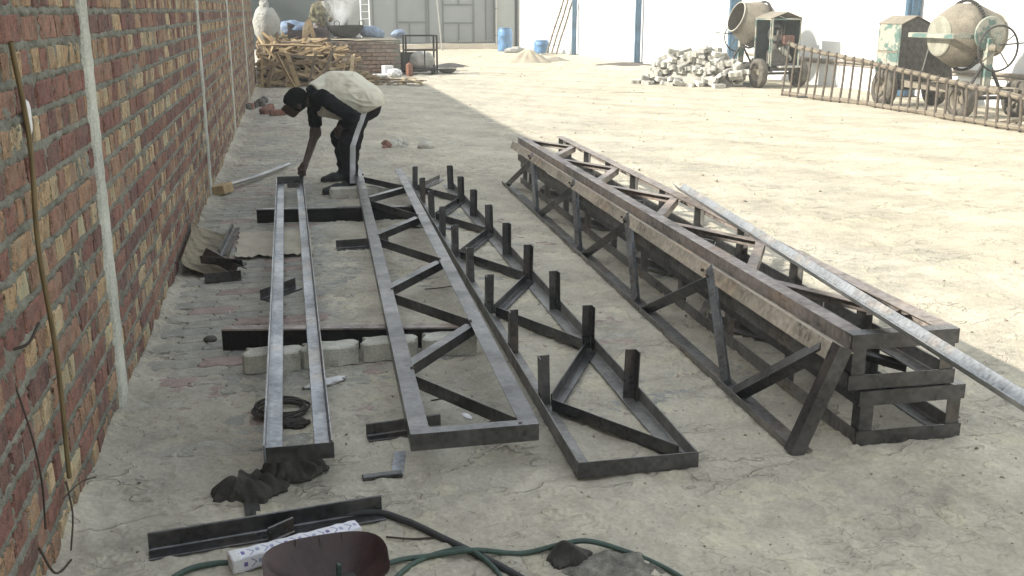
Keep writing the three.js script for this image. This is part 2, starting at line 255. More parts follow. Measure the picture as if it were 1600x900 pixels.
// zigzag interlocking paver outline, long side along x
function paverOutline(L, W, k) {
  const pts = []; const wl = x => { const t = ((x / L * 2) % 1 + 1) % 1; return (t < .25 ? t * 4 : t < .75 ? 2 - t * 4 : t * 4 - 4) * .008; }; const ws = z => { const t = z / W + .5; return (t < .25 ? t * 4 : t < .75 ? 2 - t * 4 : t * 4 - 4) * .014; };
  const xs = [-.5, -.375, -.125, .125, .375], zs = [-.5, -.25, .25];
  for (const q of xs) pts.push([q * L, -W / 2 + wl(q * L)]);
  for (const q of zs) pts.push([L / 2 + ws(q * W), q * W]);
  for (const q of xs) pts.push([-q * L, W / 2 + wl(-q * L)]);
  for (const q of zs) pts.push([-L / 2 + ws(-q * W), -q * W]);
  return pts.map(p => [p[0] * k, p[1] * k]);
}
function paverGeo(L, W, H, seed, k = .978, ch = .004) {
  const o = paverOutline(L, W, k), n = o.length, pts = [], idx = [], r = rng(seed);
  for (const [f, y] of [[(L - 2.6 * ch) / L, 0], [1, -ch], [1, -H]]) for (const [x, z] of o) pts.push(x * f + (r() - .5) * .002, y, z * (f === 1 ? 1 : (W - 2.6 * ch) / W) + (r() - .5) * .002);
  const tri = THREE.ShapeUtils.triangulateShape(o.map(p => new THREE.Vector2(...p)), []); for (const t of tri) idx.push(t[0], t[2], t[1]);
  for (let l = 0; l < 2; l++) for (let i = 0; i < n; i++) { const a = l * n + i, b = l * n + (i + 1) % n; idx.push(a, b, a + n, b, b + n, a + n); }
  const g = new THREE.BufferGeometry(); g.setAttribute('position', new THREE.Float32BufferAttribute(pts, 3)); g.setIndex(idx); const q = g.toNonIndexed(); q.computeVertexNormals(); return q;
}
{
  const P = thing('paved_floor', '', '', [0, 0, 0]); P.userData = { kind: 'structure' }; used.set('paved_floor', 1);
  const geos = [1, 2, 3, 4, 5].map(s => uvm(paverGeo(.25, .125, .03, s), 1, s * .37, s * .21));
  const cols = [[.36, .35, .31], [.33, .325, .295], [.39, .375, .33], [.375, .295, .27], [.345, .275, .25]].map(c => std(...c, { map: rep(mortC, 2.4), bumpMap: rep(grainB, 5), bumpScale: .004, roughness: 1 }));
  const r = rng(77), list = [];
  for (let row = 0; row < 138; row++) for (let c = 0; c < 15; c++) {
    const x = -.62 + c * .25 + (row % 2) * .125, z = -3.7 - row * .125; if (x > 2.9) continue; if (x < -.66) continue;
    const h = groundH(x, z), q = { x, z, y: .0028 + .0042 * sstep(.3, -.1, x) * sstep(-9.2, -8.2, z) * sstep(-4.3, -4.8, z) + (r() - .5) * .004, rx: (r() - .5) * .016, rz: (r() - .5) * .012, gi: Math.floor(r() * 5), ci: N2(x * 1.3 + 5, z * 2.4) > .42 ? 3 + Math.floor(r() * 2) : Math.floor(r() * 3) };
    q.show = h < .010; q.size = (h < .006 ? 1 : .25) / (x * x + z * z) * (inView(x, 0, z) ? 1 : 0); if (q.show) list.push(q);
  }
  list.sort((a, b) => b.size - a.size); const rest = [[], [], [], [], []];
  list.forEach((q, i) => {
    if (i < 300) { const o = part(P, 'paver', geos[q.gi], cols[q.ci]); o.position.set(q.x, q.y, q.z); o.rotation.set(q.rx, 0, q.rz); }
    else rest[q.ci].push(xf(geos[q.gi].clone(), [q.x, q.y, q.z], [q.rx, 0, q.rz]));
  });
  rest.forEach((l, i) => l.length && part(P, 'pavers', mergeGeometries(l), cols[i], 'stuff'));
}
// ---------------------------------------------------------------- brick wall on the left
{
  const X = -.77, Z0 = 3, Z1 = -23.4, CH = .1, NC = 21, r = rng(5);
  const wall = thing('brick_wall', 'long unplastered wall of red and tan bricks along the left side', 'wall');
  const layout = []; // per course: list of [z centre, length]
  const bricks = [];
  for (let c = 0; c < NC; c++) {
    const header = c % 2 === 0, row = []; let z = Z0 - (header ? .03 : .09) - r() * .03;
    while (z > Z1 + .06) { let l = (header ? .108 : .222) + (r() - .5) * .022; if (!header && r() < .12) l = .11; if (header && r() < .12) l = .075; const g = .008 + r() * r() * .018; if (z - l < Z1) break; row.push([z - l / 2, l]); z -= l + g; }
    layout.push(row);
    row.forEach(([zc, l]) => { const y = c * CH + .05 + (r() - .5) * .006, tan = header ? r() < .7 : r() < .16; bricks.push({ y, z: zc, l, tan, h: .078, d: (r() - .5) * .006, t: r(), tilt: (r() - .5) * .05, gi: Math.floor(r() * 5) }); });
  }
  // unit brick: front face to +x, slightly uneven
  const unit = [1, 2, 3, 4, 5].map(s => {
    const q = rng(s * 31), nu = 4, nv = 3, p = [], idx = [];
    for (let j = 0; j <= nv; j++) for (let i = 0; i <= nu; i++) { const e = (i === 0 || i === nu || j === 0 || j === nv), co = (i === 0 || i === nu) && (j === 0 || j === nv); let u = i / nu - .5, v = j / nv - .5; if (i === 1) u -= .215; if (i === nu - 1) u += .215; if (j === 1) v -= .255; if (j === nv - 1) v += .255; u += (q() - .5) * .026; v += (q() - .5) * .04; if (co) { u *= .975; v *= .96; } p.push(e ? -.0035 - q() * .003 : (q() - .5) * .005, v, -u); }
    const w = nu + 1; for (let j = 0; j < nv; j++) for (let i = 0; i < nu; i++) { const a = j * w + i; idx.push(a, a + 1, a + w, a + 1, a + w + 1, a + w); }
    const ring = []; for (let i = 0; i < nu; i++) ring.push(i); for (let j = 0; j < nv; j++) ring.push(j * w + nu); for (let i = nu; i > 0; i--) ring.push(nv * w + i); for (let j = nv; j > 0; j--) ring.push(j * w);
    const b0 = p.length / 3; ring.forEach(k => p.push(-.05, p[k * 3 + 1], p[k * 3 + 2])); ring.forEach((k, i) => { const n = (i + 1) % ring.length; idx.push(k, b0 + i, ring[n], ring[n], b0 + i, b0 + n); });
    const g = new THREE.BufferGeometry(); g.setAttribute('position', new THREE.Float32BufferAttribute(p, 3)); g.setIndex(idx); return g;
  });
  const mk = (gi, l, h, ox) => { const g = unit[gi].clone(); const p = g.attributes.position; for (let i = 0; i < p.count; i++) p.setXYZ(i, p.getX(i), p.getY(i) * h, p.getZ(i) * l); const n = toCreasedNormals(g, .55); const nn = n.attributes.normal.clone(); uvm(n, 1, ox, ox * 1.7); n.setAttribute('normal', nn); return n; };
  const stretch = [0, 1, 2, 3, 4].map(i => mk(i, 1, 1, i * .31));
  const bm = (c) => std(...c, { map: rep(brickC, 2.6), bumpMap: rep(grainB, 4), bumpScale: .011, roughness: 1 });
  const red = [[.255, .128, .096], [.215, .102, .08], [.295, .168, .118], [.185, .1, .083]].map(bm), tan = [[.45, .315, .18], [.38, .25, .15], [.49, .38, .235], [.34, .205, .13]].map(bm), mats = [...red, ...tan];
  bricks.forEach(b => { b.mi = (b.tan ? 4 : 0) + Math.floor(b.t * 4); const d = Math.hypot(X, b.y - 1.6, b.z); b.size = inView(X, b.y, b.z) ? b.l / (d * d * d) : 0; });
  bricks.sort((a, b) => b.size - a.size); const rest = mats.map(() => []);
  const shapes = new Map(); // a few shared shapes per brick length, so that the surface keeps its real scale
  const shape = b => { const lq = Math.round(b.l / .012) * .012, k = b.gi + ':' + lq.toFixed(3); if (!shapes.has(k)) shapes.set(k, mk(b.gi, lq, .079, b.gi * .31 + lq)); return shapes.get(k); };
  bricks.forEach((b, i) => {
    if (i < 300) { const o = part(wall, 'brick', shape(b), mats[b.mi]); o.position.set(X + b.d, b.y, b.z); o.rotation.x = b.tilt; }
    else rest[b.mi].push(xf(shape(b).clone(), [X + b.d, b.y, b.z], [b.tilt, 0, 0]));
  });
  rest.forEach((l, i) => part(wall, 'bricks', mergeGeometries(l), mats[i], 'stuff'));
  // mortar: a rough sheet that fills the joints and laps over the brick edges
  const ys = [], zs = []; for (let y = 0; y <= 2.1001; y += .0105) ys.push(y); let z = Z0; while (z > -2) { zs.push(z); z -= .06; } let s = .0125; while (z > Z1) { zs.push(z); z -= s; if (z < -6) s = Math.min(.045, s * 1.006); } zs.push(Z1);
  const ny = ys.length, nz = zs.length, p = new Float32Array(ny * nz * 3), uv = new Float32Array(ny * nz * 2), col = new Float32Array(ny * nz * 3), idx = [];
  for (let j = 0; j < nz; j++) {
    const zz = zs[j]; let ptr = layout.map(row => { let lo = 0, hi = row.length - 1; while (lo < hi) { const m = (lo + hi) >> 1; if (row[m][0] - row[m][1] / 2 - .012 > zz) lo = m + 1; else hi = m; } return row[lo]; });
    for (let i = 0; i < ny; i++) {
      const y = ys[i], c = Math.min(NC - 1, Math.floor(y / CH)), b = ptr[c]; const dy = .0352 - Math.abs(y - c * CH - .05), dz = b[1] / 2 - Math.abs(zz - b[0]); const e = Math.min(dy, dz + .003);
      const wob = N2(zz * 11, y * 14) * .007 + N2(zz * 45 + 9, y * 45) * .005, smear = sstep(.12, .7, N2(zz * 2.3 + 40, y * 3.2) * .55 + N2(zz * 12, y * 10 + 70) * .3 + N2(zz * 40, y * 30) * .15) * .045;
      const t = sstep(-.002, .007, e + wob - smear); const h = lerp(-.0015 + N2(zz * 18 + 3, y * 30) * .004 + N2(zz * 70, y * 70) * .0022, -.022, t);
      const k = j * ny + i; p.set([X + h, y, zz], k * 3); uv.set([zz, y], k * 2); const m = 1 + .16 * N2(zz * 1.1, y * 1.7 + 12) + .10 * N2(zz * 7, y * 9) ; col.set([m, m, m * .98], k * 3);
    }
  }
  for (let j = 0; j < nz - 1; j++) for (let i = 0; i < ny - 1; i++) { const a = j * ny + i; idx.push(a, a + ny, a + 1, a + 1, a + ny, a + ny + 1); }
  const g = new THREE.BufferGeometry(); g.setAttribute('position', new THREE.BufferAttribute(p, 3)); g.setAttribute('uv', new THREE.BufferAttribute(uv, 2)); g.setAttribute('color', new THREE.BufferAttribute(col, 3)); g.setIndex(idx); g.computeVertexNormals();
  part(wall, 'mortar', g, M.mortar);
  const core = bx(.2, 2.1, Z0 - Z1, X - .13, 1.05, (Z0 + Z1) / 2); core.setAttribute('color', new THREE.BufferAttribute(new Float32Array(core.attributes.position.count * 3).fill(1), 3)); part(wall, 'wall_core', core, M.mortar);
  // plaster level strips
  for (const [zc, w] of [[-4.235, .155], [-9.37, .15], [-13.95, .16], [-18.85, .17]]) {
    const n = 60, pos = [], ix = []; const q = rng(Math.round(-zc * 100));
    for (let i = 0; i <= n; i++) { const y = .0 + 2.1 * i / n, e0 = N2(y * 9, zc) * .007, e1 = N2(y * 9 + 40, zc) * .007; for (const [f, d] of [[-.5, -.004], [-.47, .012], [-.15, .014], [.15, .0145], [.47, .012], [.5, -.004]]) pos.push(X + d + N2(y * 14, f * 5 + zc) * .002, y, zc + f * w + (f < 0 ? e0 : e1)); }
    for (let i = 0; i < n; i++) for (let k = 0; k < 5; k++) { const a = i * 6 + k; ix.push(a, a + 6, a + 1, a + 1, a + 6, a + 7); }
    const sg = new THREE.BufferGeometry(); sg.setAttribute('position', new THREE.Float32BufferAttribute(pos, 3)); sg.setIndex(ix); sg.computeVertexNormals(); const h = sg.toNonIndexed(), nn = h.attributes.normal.clone(); uvm(h); h.setAttribute('normal', nn);
    const o = part(wall, 'plaster_strip', h, M.strip);
  }
  // things on the wall
  solo('cane', 'thin ochre cane hanging down the near end of the brick wall', 'cane', tube([[X + .03, 1.52, -3.04], [X + .035, 1.25, -3.09], [X + .03, .95, -3.06], [X + .035, .6, -3.09], [X + .025, .2, -3.1]], .0075, 60, 7), M.cane);
  solo('wire', 'rusty bent wire hook poking from the wall below the ochre cane', 'wire', join(tube([[X, .16, -3.16], [X + .03, .17, -3.05], [X + .05, .13, -2.98], [X + .04, .03, -2.95]], .003, 24, 6), tube([[X + .02, .17, -3.02], [X + .05, .165, -3.14], [X + .08, .15, -3.2]], .0026, 12, 6)), M.rustWire, [0, 0, 0], 0, 'wires in the brick wall');
  solo('wire', 'dark wire drooping at the far left edge of the wall', 'wire', tube([[X - .01, .66, -2.78], [X + .03, .5, -2.74], [X + .035, .35, -2.76], [X + .02, .19, -2.79]], .0028, 30, 6), M.rustWire, [0, 0, 0], 0, 'wires in the brick wall');
  solo('wire', 'short bent iron stub in the wall at the left edge', 'wire', tube([[X - .01, .72, -2.8], [X + .03, .73, -2.82], [X + .05, .77, -2.88]], .0045, 14, 6), M.rustWire, [0, 0, 0], 0, 'wires in the brick wall');
  solo('wire', 'curved wire hook low on the wall in the bottom left corner', 'wire', tube([[X + .01, .16, -2.74], [X + .04, .08, -2.74], [X + .05, .06, -2.78], [X + .07, .07, -2.82]], .0035, 20, 6), M.rustWire, [0, 0, 0], 0, 'wires in the brick wall');
  solo('plastic_scrap', 'white plastic scrap stuck on the near end of the brick wall', 'scrap', xf(lumpy(.006, .05, .03, 3, .3, 2, 2), [X + .012, 1.3, -3.21]), M.paper);
}
// ---------------------------------------------------------------- steelwork
const UP = V(0, 1, 0), DN = V(0, -1, 0), PX = V(1, 0, 0), NX = V(-1, 0, 0), PZ = V(0, 0, 1), NZ = V(0, 0, -1);
const welds = (parent, pts, seed) => { const r = rng(seed); for (const q of pts) part(parent, 'weld', xf(lumpy(.007 + r() * .003, .006 + r() * .006, .006 + r() * .003, seed + r() * 50, .45, 2.4, 1), q), M.weld); };
// the ladder-like purlin: two angles, top legs inwards, with end angles
{
  const t = thing('steel_purlin_frame', 'narrow pale steel frame of two long angles that the bending worker touches', 'steel frame');
  const y = .176, z0 = -3.27, z1 = -9.13, xl = -.165, xr = .068, xl1 = -.182, xr1 = .05;
  part(t, 'side_angle', angle(V(xl, y - .06, z0), V(xl1, y - .06, z1), PX, UP, .062, .006), M.steelBlue);
  part(t, 'side_angle', angle(V(xr, y - .06, z0), V(xr1, y - .06, z1), NX, UP, .062, .006), M.steelBlue);
  part(t, 'end_angle', angle(V(xl + .008, y - .062, z0 + .006), V(xr + .004, y - .062, z0 + .006), UP, NZ, .058, .006, .05), M.steel);
  part(t, 'end_angle', angle(V(xl1 + .004, y - .058, z1 - .004), V(xr1 + .004, y - .058, z1 - .004), UP, NZ, .066, .006, .05), M.steel);
  part(t, 'cross_stub', angle(V(-.09, y - .06, z1 + .22), V(.015, y - .06, z1 + .22), UP, NZ, .04, .005), M.steel);
}
// flat lattice frame raised on the packing beams
{
  const t = thing('steel_lattice_frame', 'flat steel lattice frame without posts resting on two black beams', 'steel frame');
  const y = .178, z0 = -3.27, z1 = -9.42, L = z => lerp(.335, .52, (z0 - z) / (z0 - z1)), Rr = z => lerp(.797, .962, (z0 - z) / (z0 - z1));
  part(t, 'chord', angle(V(L(z0), y, z0), V(L(z1), y, z1 - .1), PX, DN, .07, .006, .062), M.steel);
  part(t, 'chord', angle(V(Rr(z0), y, z0), V(Rr(z1), y, z1), NX, DN, .07, .006, .062), M.steel);
  part(t, 'end_angle', angle(V(L(z0) + .001, y + .001, z0 + .012), V(Rr(z0) - .002, y + .001, z0 + .012), DN, NZ, .064, .006, .05), M.steel);
  const nl = [-3.92, -5.17, -6.53, -7.94, -9.11], nr = [-3.30, -4.55, -5.83, -7.19, -8.48];
  nl.forEach((z, i) => {
    part(t, 'diagonal', angle(V(L(z) + .05, y - .062, z + .02), V(Rr(nr[i]) - .05, y - .062, nr[i] - .02), UP, NZ, .053, .005, .05), M.steel);
    if (i < 4) part(t, 'diagonal', angle(V(L(z) + .045, y - .010, z - .04), V(Rr(nr[i + 1]) - .05, y - .010, nr[i + 1] + .05), DN, NZ, .048, .005, .05), M.steel);
    welds(t, [[L(z) + .066, y - .002, z - .02], [Rr(nr[i]) - .066, y - .002, nr[i] + .02]], 20 + i);
  });
}
// posts for a box truss, all 18 standing on the ground frame
const postZ = [-3.78, -4.45, -5.13, -5.78, -6.45, -7.12, -7.78, -8.45, -9.1];
{
  const t = thing('steel_truss_base', 'half built box truss on the sand with two rows of upright posts', 'truss');
  const y = .014, z0 = -3.14, z1 = -9.9, L = z => lerp(.905, 1.02, (z0 - z) / 6.6), Rr = z => lerp(1.352, 1.405, (z0 - z) / 6.6);
  part(t, 'chord', angle(V(L(z0), y, z0), V(L(z1), y, z1), PX, UP, .07, .006, .062), M.steelMid);
  part(t, 'chord', angle(V(Rr(z0), y, z0), V(Rr(z1), y, z1 + .5), NX, UP, .07, .006, .062), M.steelMid);
  part(t, 'end_angle', angle(V(L(z0) - .002, y + .001, z0 + .012), V(Rr(z0) + .002, y + .001, z0 + .012), UP, NZ, .06, .006, .05), M.steel);
  postZ.forEach((z, i) => {
    const h = .225, r = (i * 37 % 11 - 5) * .0012;
    part(t, 'post', angle(V(Rr(z) - .010 + r, y + .007, z - .03), V(Rr(z) - .010, y + h, z - .03), NX, PZ, .05, .005), M.steel);
    part(t, 'post', angle(V(L(z) + .010, y + .007, z - .03), V(L(z) + .010 + r, y + h, z - .03), PX, PZ, .05, .005), M.steel);
  });
  const node = i => postZ[i];
  for (let i = 0; i < 9; i++) { // zigzag between the rows
    const a = i % 2 === 0 ? V(L(node(i)) + .06, y + .008, node(i) - .02) : V(Rr(node(i)) - .06, y + .008, node(i) - .02);
    const nz = i < 8 ? node(i + 1) : -9.7, b = i % 2 === 0 ? V(Rr(nz) - .06, y + .008, nz + .03) : V(L(nz) + .06, y + .008, nz + .03);
    part(t, 'diagonal', angle(a, b, UP, i % 2 ? PX : PZ, .05, .005, .05), M.steel);
  }
  part(t, 'diagonal', angle(V(L(-3.78) + .05, y + .008, -3.74), V(Rr(-3.2) - .05, y + .008, -3.2), UP, NZ, .05, .005), M.steel);
}
// finished box truss: four chords, posts, diagonals in top and bottom faces
function boxTruss(name, label, topMat) {
  const t = thing(name, label, 'truss', [0, 0, 0], 0, 'finished box trusses');
  const W = .44, H = .218, Lg = 6.18, c = .06; const m = M.steelMid;
  for (const [x, s] of [[0, 1], [W, -1]]) {
    part(t, 'chord', angle(V(x, .002, 0), V(x, .002, -Lg), V(s, 0, 0), UP, .07, .006, c), m);
    part(t, 'chord', angle(V(x, H, 0), V(x, H, -Lg), V(s, 0, 0), DN, .07, .006, c), topMat);
    for (let i = 0; i <= 9; i++) { const z = i === 9 ? -Lg + .06 : -.62 - i * .655; part(t, 'post', angle(V(x + s * .008, .01, z), V(x + s * .008, H - .008, z), V(s, 0, 0), PZ, .05, .005), m); }
    for (const z of [.0]) part(t, 'end_post', angle(V(x + s * .01, .02, z + .006), V(x + s * .01, H - .02, z + .006), V(s, 0, 0), NZ, .055, .006), M.steel);
  }
  for (const z of [.012]) { part(t, 'end_angle', angle(V(.0, .001, z), V(W, .001, z), UP, V(0, 0, z > 0 ? -1 : 1), .058, .006), M.steel); part(t, 'end_angle', angle(V(.0, H + .001, z), V(W, H + .001, z), DN, V(0, 0, z > 0 ? -1 : 1), .058, .006), M.steel); }
  for (let i = 0; i < 9; i++) for (const top of [0, 1]) {
    const za = -.3 - i * .655, zb = za - .62, left = i % 2 === top; const x0 = left ? .05 : W - .05, x1 = left ? W - .05 : .05, y = top ? H - .012 : .012;
    part(t, 'diagonal', angle(V(x0, y, za), V(x1, y, zb), top ? DN : UP, left ? NZ : PZ, .048, .005, .05), top ? topMat : m);
  }
  return t;
}
{
  const a = boxTruss('box_truss', 'dark finished box truss lying on the ground under the other', M.steel); a.position.set(2.012, .008, -3.2); a.rotation.y = -.012;
  const b = boxTruss('box_truss', 'dusty brown topped box truss stacked on top of another', M.steelDust); b.position.set(1.968, .229, -3.215); b.rotation.y = -.0155;
}
// lattice panel leaning on the stack
{
  const t = thing('leaning_lattice_panel', 'dusty steel lattice panel tilted against the left side of the truss stack', 'steel frame');
  const z0 = -3.16, z1 = -9.33, f = z => (z0 - z) / (z0 - z1), B = (z, k = 0) => { const x0 = lerp(1.735, 1.895, f(z)), x1 = lerp(1.895, 2.0, f(z)), y1 = .418; return V(lerp(x0, x1, k), .016 + (y1 - .016) * k, z); };
  const up = B(z0, 1).sub(B(z0, 0)).normalize(), out = V(-up.y, up.x, 0);
  part(t, 'chord', angle(B(z0), B(z1), V(.99, .02, 0), up, .085, .006, .03), M.steelMid);
  part(t, 'chord', angle(B(z0, 1), B(z1, 1), up.clone().negate(), V(1, 0, 0), .065, .006, .06), M.steelPale);
  const nz = [-3.85, -5.16, -6.46, -7.87], TOPS = [.58, .6, .6, .62]; const o = out.clone().multiplyScalar(.004);
  nz.forEach((z, i) => part(t, 'post', angle(B(z, .03).add(o), B(z - TOPS[i], .93).add(o), V(0, 0, 1), out.clone().negate(), .055, .005), M.steelBlue));
  [...nz, -9.2].forEach((z, i) => { const zt = i === 0 ? z0 - .05 : nz[i - 1] - TOPS[i - 1] + .12; part(t, 'diagonal', angle(B(z + (i < 4 ? .12 : .0), .02).addScaledVector(out, .008), B(zt - .06, .9).addScaledVector(out, .008), V(0, -.7, -.7), out.clone().negate(), .05, .005), M.steel); });
  part(t, 'end_angle', angle(B(z0 + .01, 0).addScaledVector(out, .01), B(z0 + .01, 1.02).addScaledVector(out, .01), V(0, 0, -1), out.clone().negate(), .055, .006), M.steel);
  welds(t, [...nz.flatMap((z, i) => [B(z - TOPS[i] - .02, .92).addScaledVector(out, .012).toArray(), B(z - TOPS[i] + .05, .9).addScaledVector(out, .014).toArray()]), B(z0, .95).toArray(), B(z0, .03).toArray()], 81);
}
// galvanised angle lying across the stack
{
  const p0 = V(2.47, .452, -6.27), p1 = V(2.12, .462, -3.0), d = p1.clone().sub(p0); const p2 = p1.clone().addScaledVector(d, .55); p2.y = .462;
  solo('galvanised_angle', 'pale galvanised steel angle lying slantwise over the box trusses', 'steel angle', angle(p0, p2, V(.72, .69, 0), V(-.72, .69, 0), .058, .005), M.galv);
}
// packing beams and blocks
function channelBeam(label, p0, p1, h, rim) {
  const t = thing('channel_beam', label, 'beam', [0, 0, 0], 0, 'black beams under the lattice frames');
  const { d, l } = frame(p0, p1, UP), n = V(d.z, 0, -d.x), q = (a, b, c) => p0.clone().addScaledVector(d, a).addScaledVector(UP, b).addScaledVector(n, c);
  part(t, 'web', bar(q(0, h / 2, 0), q(l, h / 2, 0), UP, h, .008), M.steelBlack);
  part(t, 'flange', bar(q(0, h + .004, .024), q(l, h + .004, .024), UP, .008, .06), rim);
  part(t, 'flange', bar(q(0, .003, .026), q(l, .003, .026), UP, .006, .05), M.steelBlack);
}
channelBeam('black channel beam in front of which the grey blocks stand in a row', V(-.40, .002, -4.86), V(.80, .002, -4.64), .105, M.steelDust);
channelBeam('black channel beam crossing under the frames near the worker', V(-.325, .002, -7.97), V(.90, .002, -7.84), .105, M.steel);
{
  const g = uvm(paverGeo(.255, .12, .088, 3, .98, .006).translate(0, .088, 0)), r = rng(8);
  const lab = ['grey zigzag block at the left end of the row before the black beam', 'grey zigzag block second from the left before the black beam', 'grey zigzag block third from the left before the black beam', 'grey zigzag block at the right end of the row before the black beam'];
  [[-.155, -4.55], [.105, -4.575], [.385, -4.60], [.675, -4.61]].forEach(([x, z], i) => { const o = solo('paving_block', lab[i], 'block', g, M.concrete, [x, .006, z], (r() - .5) * .08 + (i === 1 ? .05 : 0), 'blocks propping the frames'); });
  const lab2 = ['grey block beside the front shoe of the worker', 'middle grey block of the three behind the lattice frame', 'grey block nearest the upright posts behind the lattice frame'];
  [[.405, -8.98], [.66, -8.96], [.84, -9.02]].forEach(([x, z], i) => solo('paving_block', lab2[i], 'block', g, M.concrete, [x, .006, z], (r() - .5) * .1, 'blocks propping the frames'));
}
// loose angle offcuts
const off = (label, p0, p1, a, b, s = .055, m = M.steel) => solo('angle_offcut', label, 'steel offcut', angle(V(...p0), V(...p1), a, b, s, .006), m, [0, 0, 0], 0, 'loose pieces of steel angle');
off('longest loose steel angle, in front of the dark cloth heap', [-.505, .012, -2.93], [.21, .012, -3.035], UP, PZ, .062);
off('steel angle stub sticking out under the near end of the lattice frame', [.205, .01, -3.66], [.50, .01, -3.70], UP, PZ, .055);
off('steel angle stub poking out left of the lattice frame halfway along', [.235, .01, -6.93], [.60, .01, -6.96], UP, PZ, .062);
off('short angle piece lying across under the narrow frame', [-.245, .01, -5.72], [-.05, .01, -5.96], UP, V(.8, 0, .6), .06);
off('straight angle piece in front of the curled card by the wall', [-.53, .045, -6.72], [-.49, .03, -7.68], V(1, .1, 0), UP, .05);
off('stubby angle piece upside down on the pile by the curled card', [-.60, .13, -6.62], [-.385, .095, -6.25], V(.75, -.3, .5), V(-.7, -.55, .4), .065);
off('short angle piece lowest on the pile by the curled card', [-.58, .012, -6.16], [-.37, .012, -6.2], UP, NZ, .06);
off('middle angle piece of the pile by the curled card', [-.62, .075, -6.42], [-.36, .065, -6.30], V(0, .9, .3), V(0, .3, -.9), .055);
off('small steel angle chunk behind the white electrode carton', [-.15, .012, -2.90], [-.075, .012, -2.955], UP, V(.6, 0, .8), .055);
// try square
{
  const t = thing('try_square', 'small steel try square lying on the sand before the lattice frame', 'try square');
  part(t, 'blade', bar(V(.288, .010, -3.30), V(.318, .012, -3.49), UP, .004, .042), M.steelBlue);
  part(t, 'stock', bar(V(.165, .014, -3.292), V(.305, .014, -3.300), UP, .02, .03, .003), M.steel);
}
// hammer under the frames
{
  const t = thing('hammer', 'hammer with pale handle on the ground under the lattice frame', 'hammer');
  part(t, 'head', join(bar(V(.80, .03, -7.52), V(.905, .03, -7.49), UP, .03, .032, .006)), M.ironDark);
  part(t, 'handle', cyl(V(.86, .03, -7.5), V(1.13, .022, -7.38), .013, .015, 10), M.galv);
}
// mallet by the wall
{
  const t = thing('mallet', 'mallet with a pale wooden head and a long white pipe handle by the wall', 'mallet');
  part(t, 'head', uvm(xf(bx(.125, .085, .17, 0, 0, 0, .006), [-.665, .052, -9.38], [.05, -.45, .18])), std(.47, .36, .21, { map: rep(woodC, 3) }));
  part(t, 'handle', tube([[-.645, .06, -9.5], [-.42, .05, -10.0], [-.25, .045, -10.42], [-.08, .045, -10.85]], .02, 24, 10), M.galv);
}
// curled card and flat sheet
{
  const sheet = (fn, nu, nv, th) => { const pos = [], idx = []; for (let k = 0; k < 2; k++) for (let j = 0; j <= nv; j++) for (let i = 0; i <= nu; i++) { const q = fn(i / nu, j / nv); pos.push(q[0], q[1] - k * th, q[2]); } const n = (nu + 1) * (nv + 1), w = nu + 1; for (let j = 0; j < nv; j++) for (let i = 0; i < nu; i++) { const a = j * w + i; idx.push(a, a + w, a + 1, a + 1, a + w, a + w + 1, n + a, n + a + 1, n + a + w, n + a + 1, n + a + w + 1, n + a + w); } const ed = (a, b) => idx.push(a, b, a + n, b, b + n, a + n); for (let i = 0; i < nu; i++) { ed(i + 1, i); ed(nv * w + i, nv * w + i + 1); } for (let j = 0; j < nv; j++) { ed(j * w, (j + 1) * w); ed((j + 1) * w + nu, j * w + nu); } const g = new THREE.BufferGeometry(); g.setAttribute('position', new THREE.Float32BufferAttribute(pos, 3)); g.setIndex(idx); g.computeVertexNormals(); const h = g.toNonIndexed(), nn = h.attributes.normal.clone(); uvm(h); h.setAttribute('normal', nn); return h; };
  globalThis.__sheet = sheet;
  solo('card_sheet', 'curled tan card sheet standing against the foot of the brick wall', 'card', sheet((u, v) => { const a = u * 1.9; return [-.735 + .26 * Math.pow(u, 1.6), .015 + .13 * Math.pow(1 - u, 1.6) * (1 - .25 * v), -7.45 + v * 1.05 + .02 * Math.sin(u * 9) - .12 * u * (v < .5 ? 1 : -1)]; }, 14, 14, .004), M.card);
  solo('card_sheet', 'flat dusty card sheet lying under the narrow steel frame', 'card', sheet((u, v) => [-.44 + u * .52 + .012 * N2(v * 6, 3), 0.019 + .004 * N2(u * 3, v * 3) + .012 * Math.pow(v, 8) * (1 + N2(u * 9, 1)), -7.6 + v * .85 + .035 * N2(u * 7, 9)], 30, 24, .003), std(.47, .43, .35, { map: rep(sandC, 2), bumpMap: rep(sandB, 2), bumpScale: .004 }));
}
// coil of black cable
{
  const pts = []; const r = rng(4); for (let i = 0; i <= 240; i++) { const a = i / 240 * Math.PI * 2 * 6, q = .075 + .012 * Math.sin(i * .21) + .018 * (i / 240); pts.push([-.115 + Math.cos(a) * q * 1.15 + (r() - .5) * .003, .012 + .028 * (i / 240) + .008 * Math.sin(a * .5), -3.98 + Math.sin(a) * q]); }
  const t = thing('cable_coil', 'small coil of black cable on the ground between the two long angles', 'cable'); part(t, 'cable', tube(pts, .006, 700, 6), M.rubber);
  part(t, 'tail', lumpy(.06, .018, .035, 5, .5, 2.5, 3).translate(-.07, .014, -3.84), M.fabricDark);
}
solo('plastic_scrap', 'crumpled translucent white plastic wrapper under the narrow steel frame', 'scrap', xf(lumpy(.105, .012, .03, 9, .5, 2, 3), [.075, .014, -4.29], [0, .5, 0]), M.paper);
[['tiny white paper scrap left of the longest loose angle', -.42, -3.05, .025], ['white paper scrap lying in the middle of the lattice frame', .44, -4.15, .012], ['thin white paper scrap near the end of the lattice frame', .62, -3.78, .03]].forEach(([l, x, z, s], i) => solo('paper_scrap', l, 'paper', xf(lumpy(s, .004, s * .5, i + 2, .4, 2, 2), [x, .012, z], [0, i, .1]), M.paper, [0, 0, 0], 0, 'scraps of white paper'));
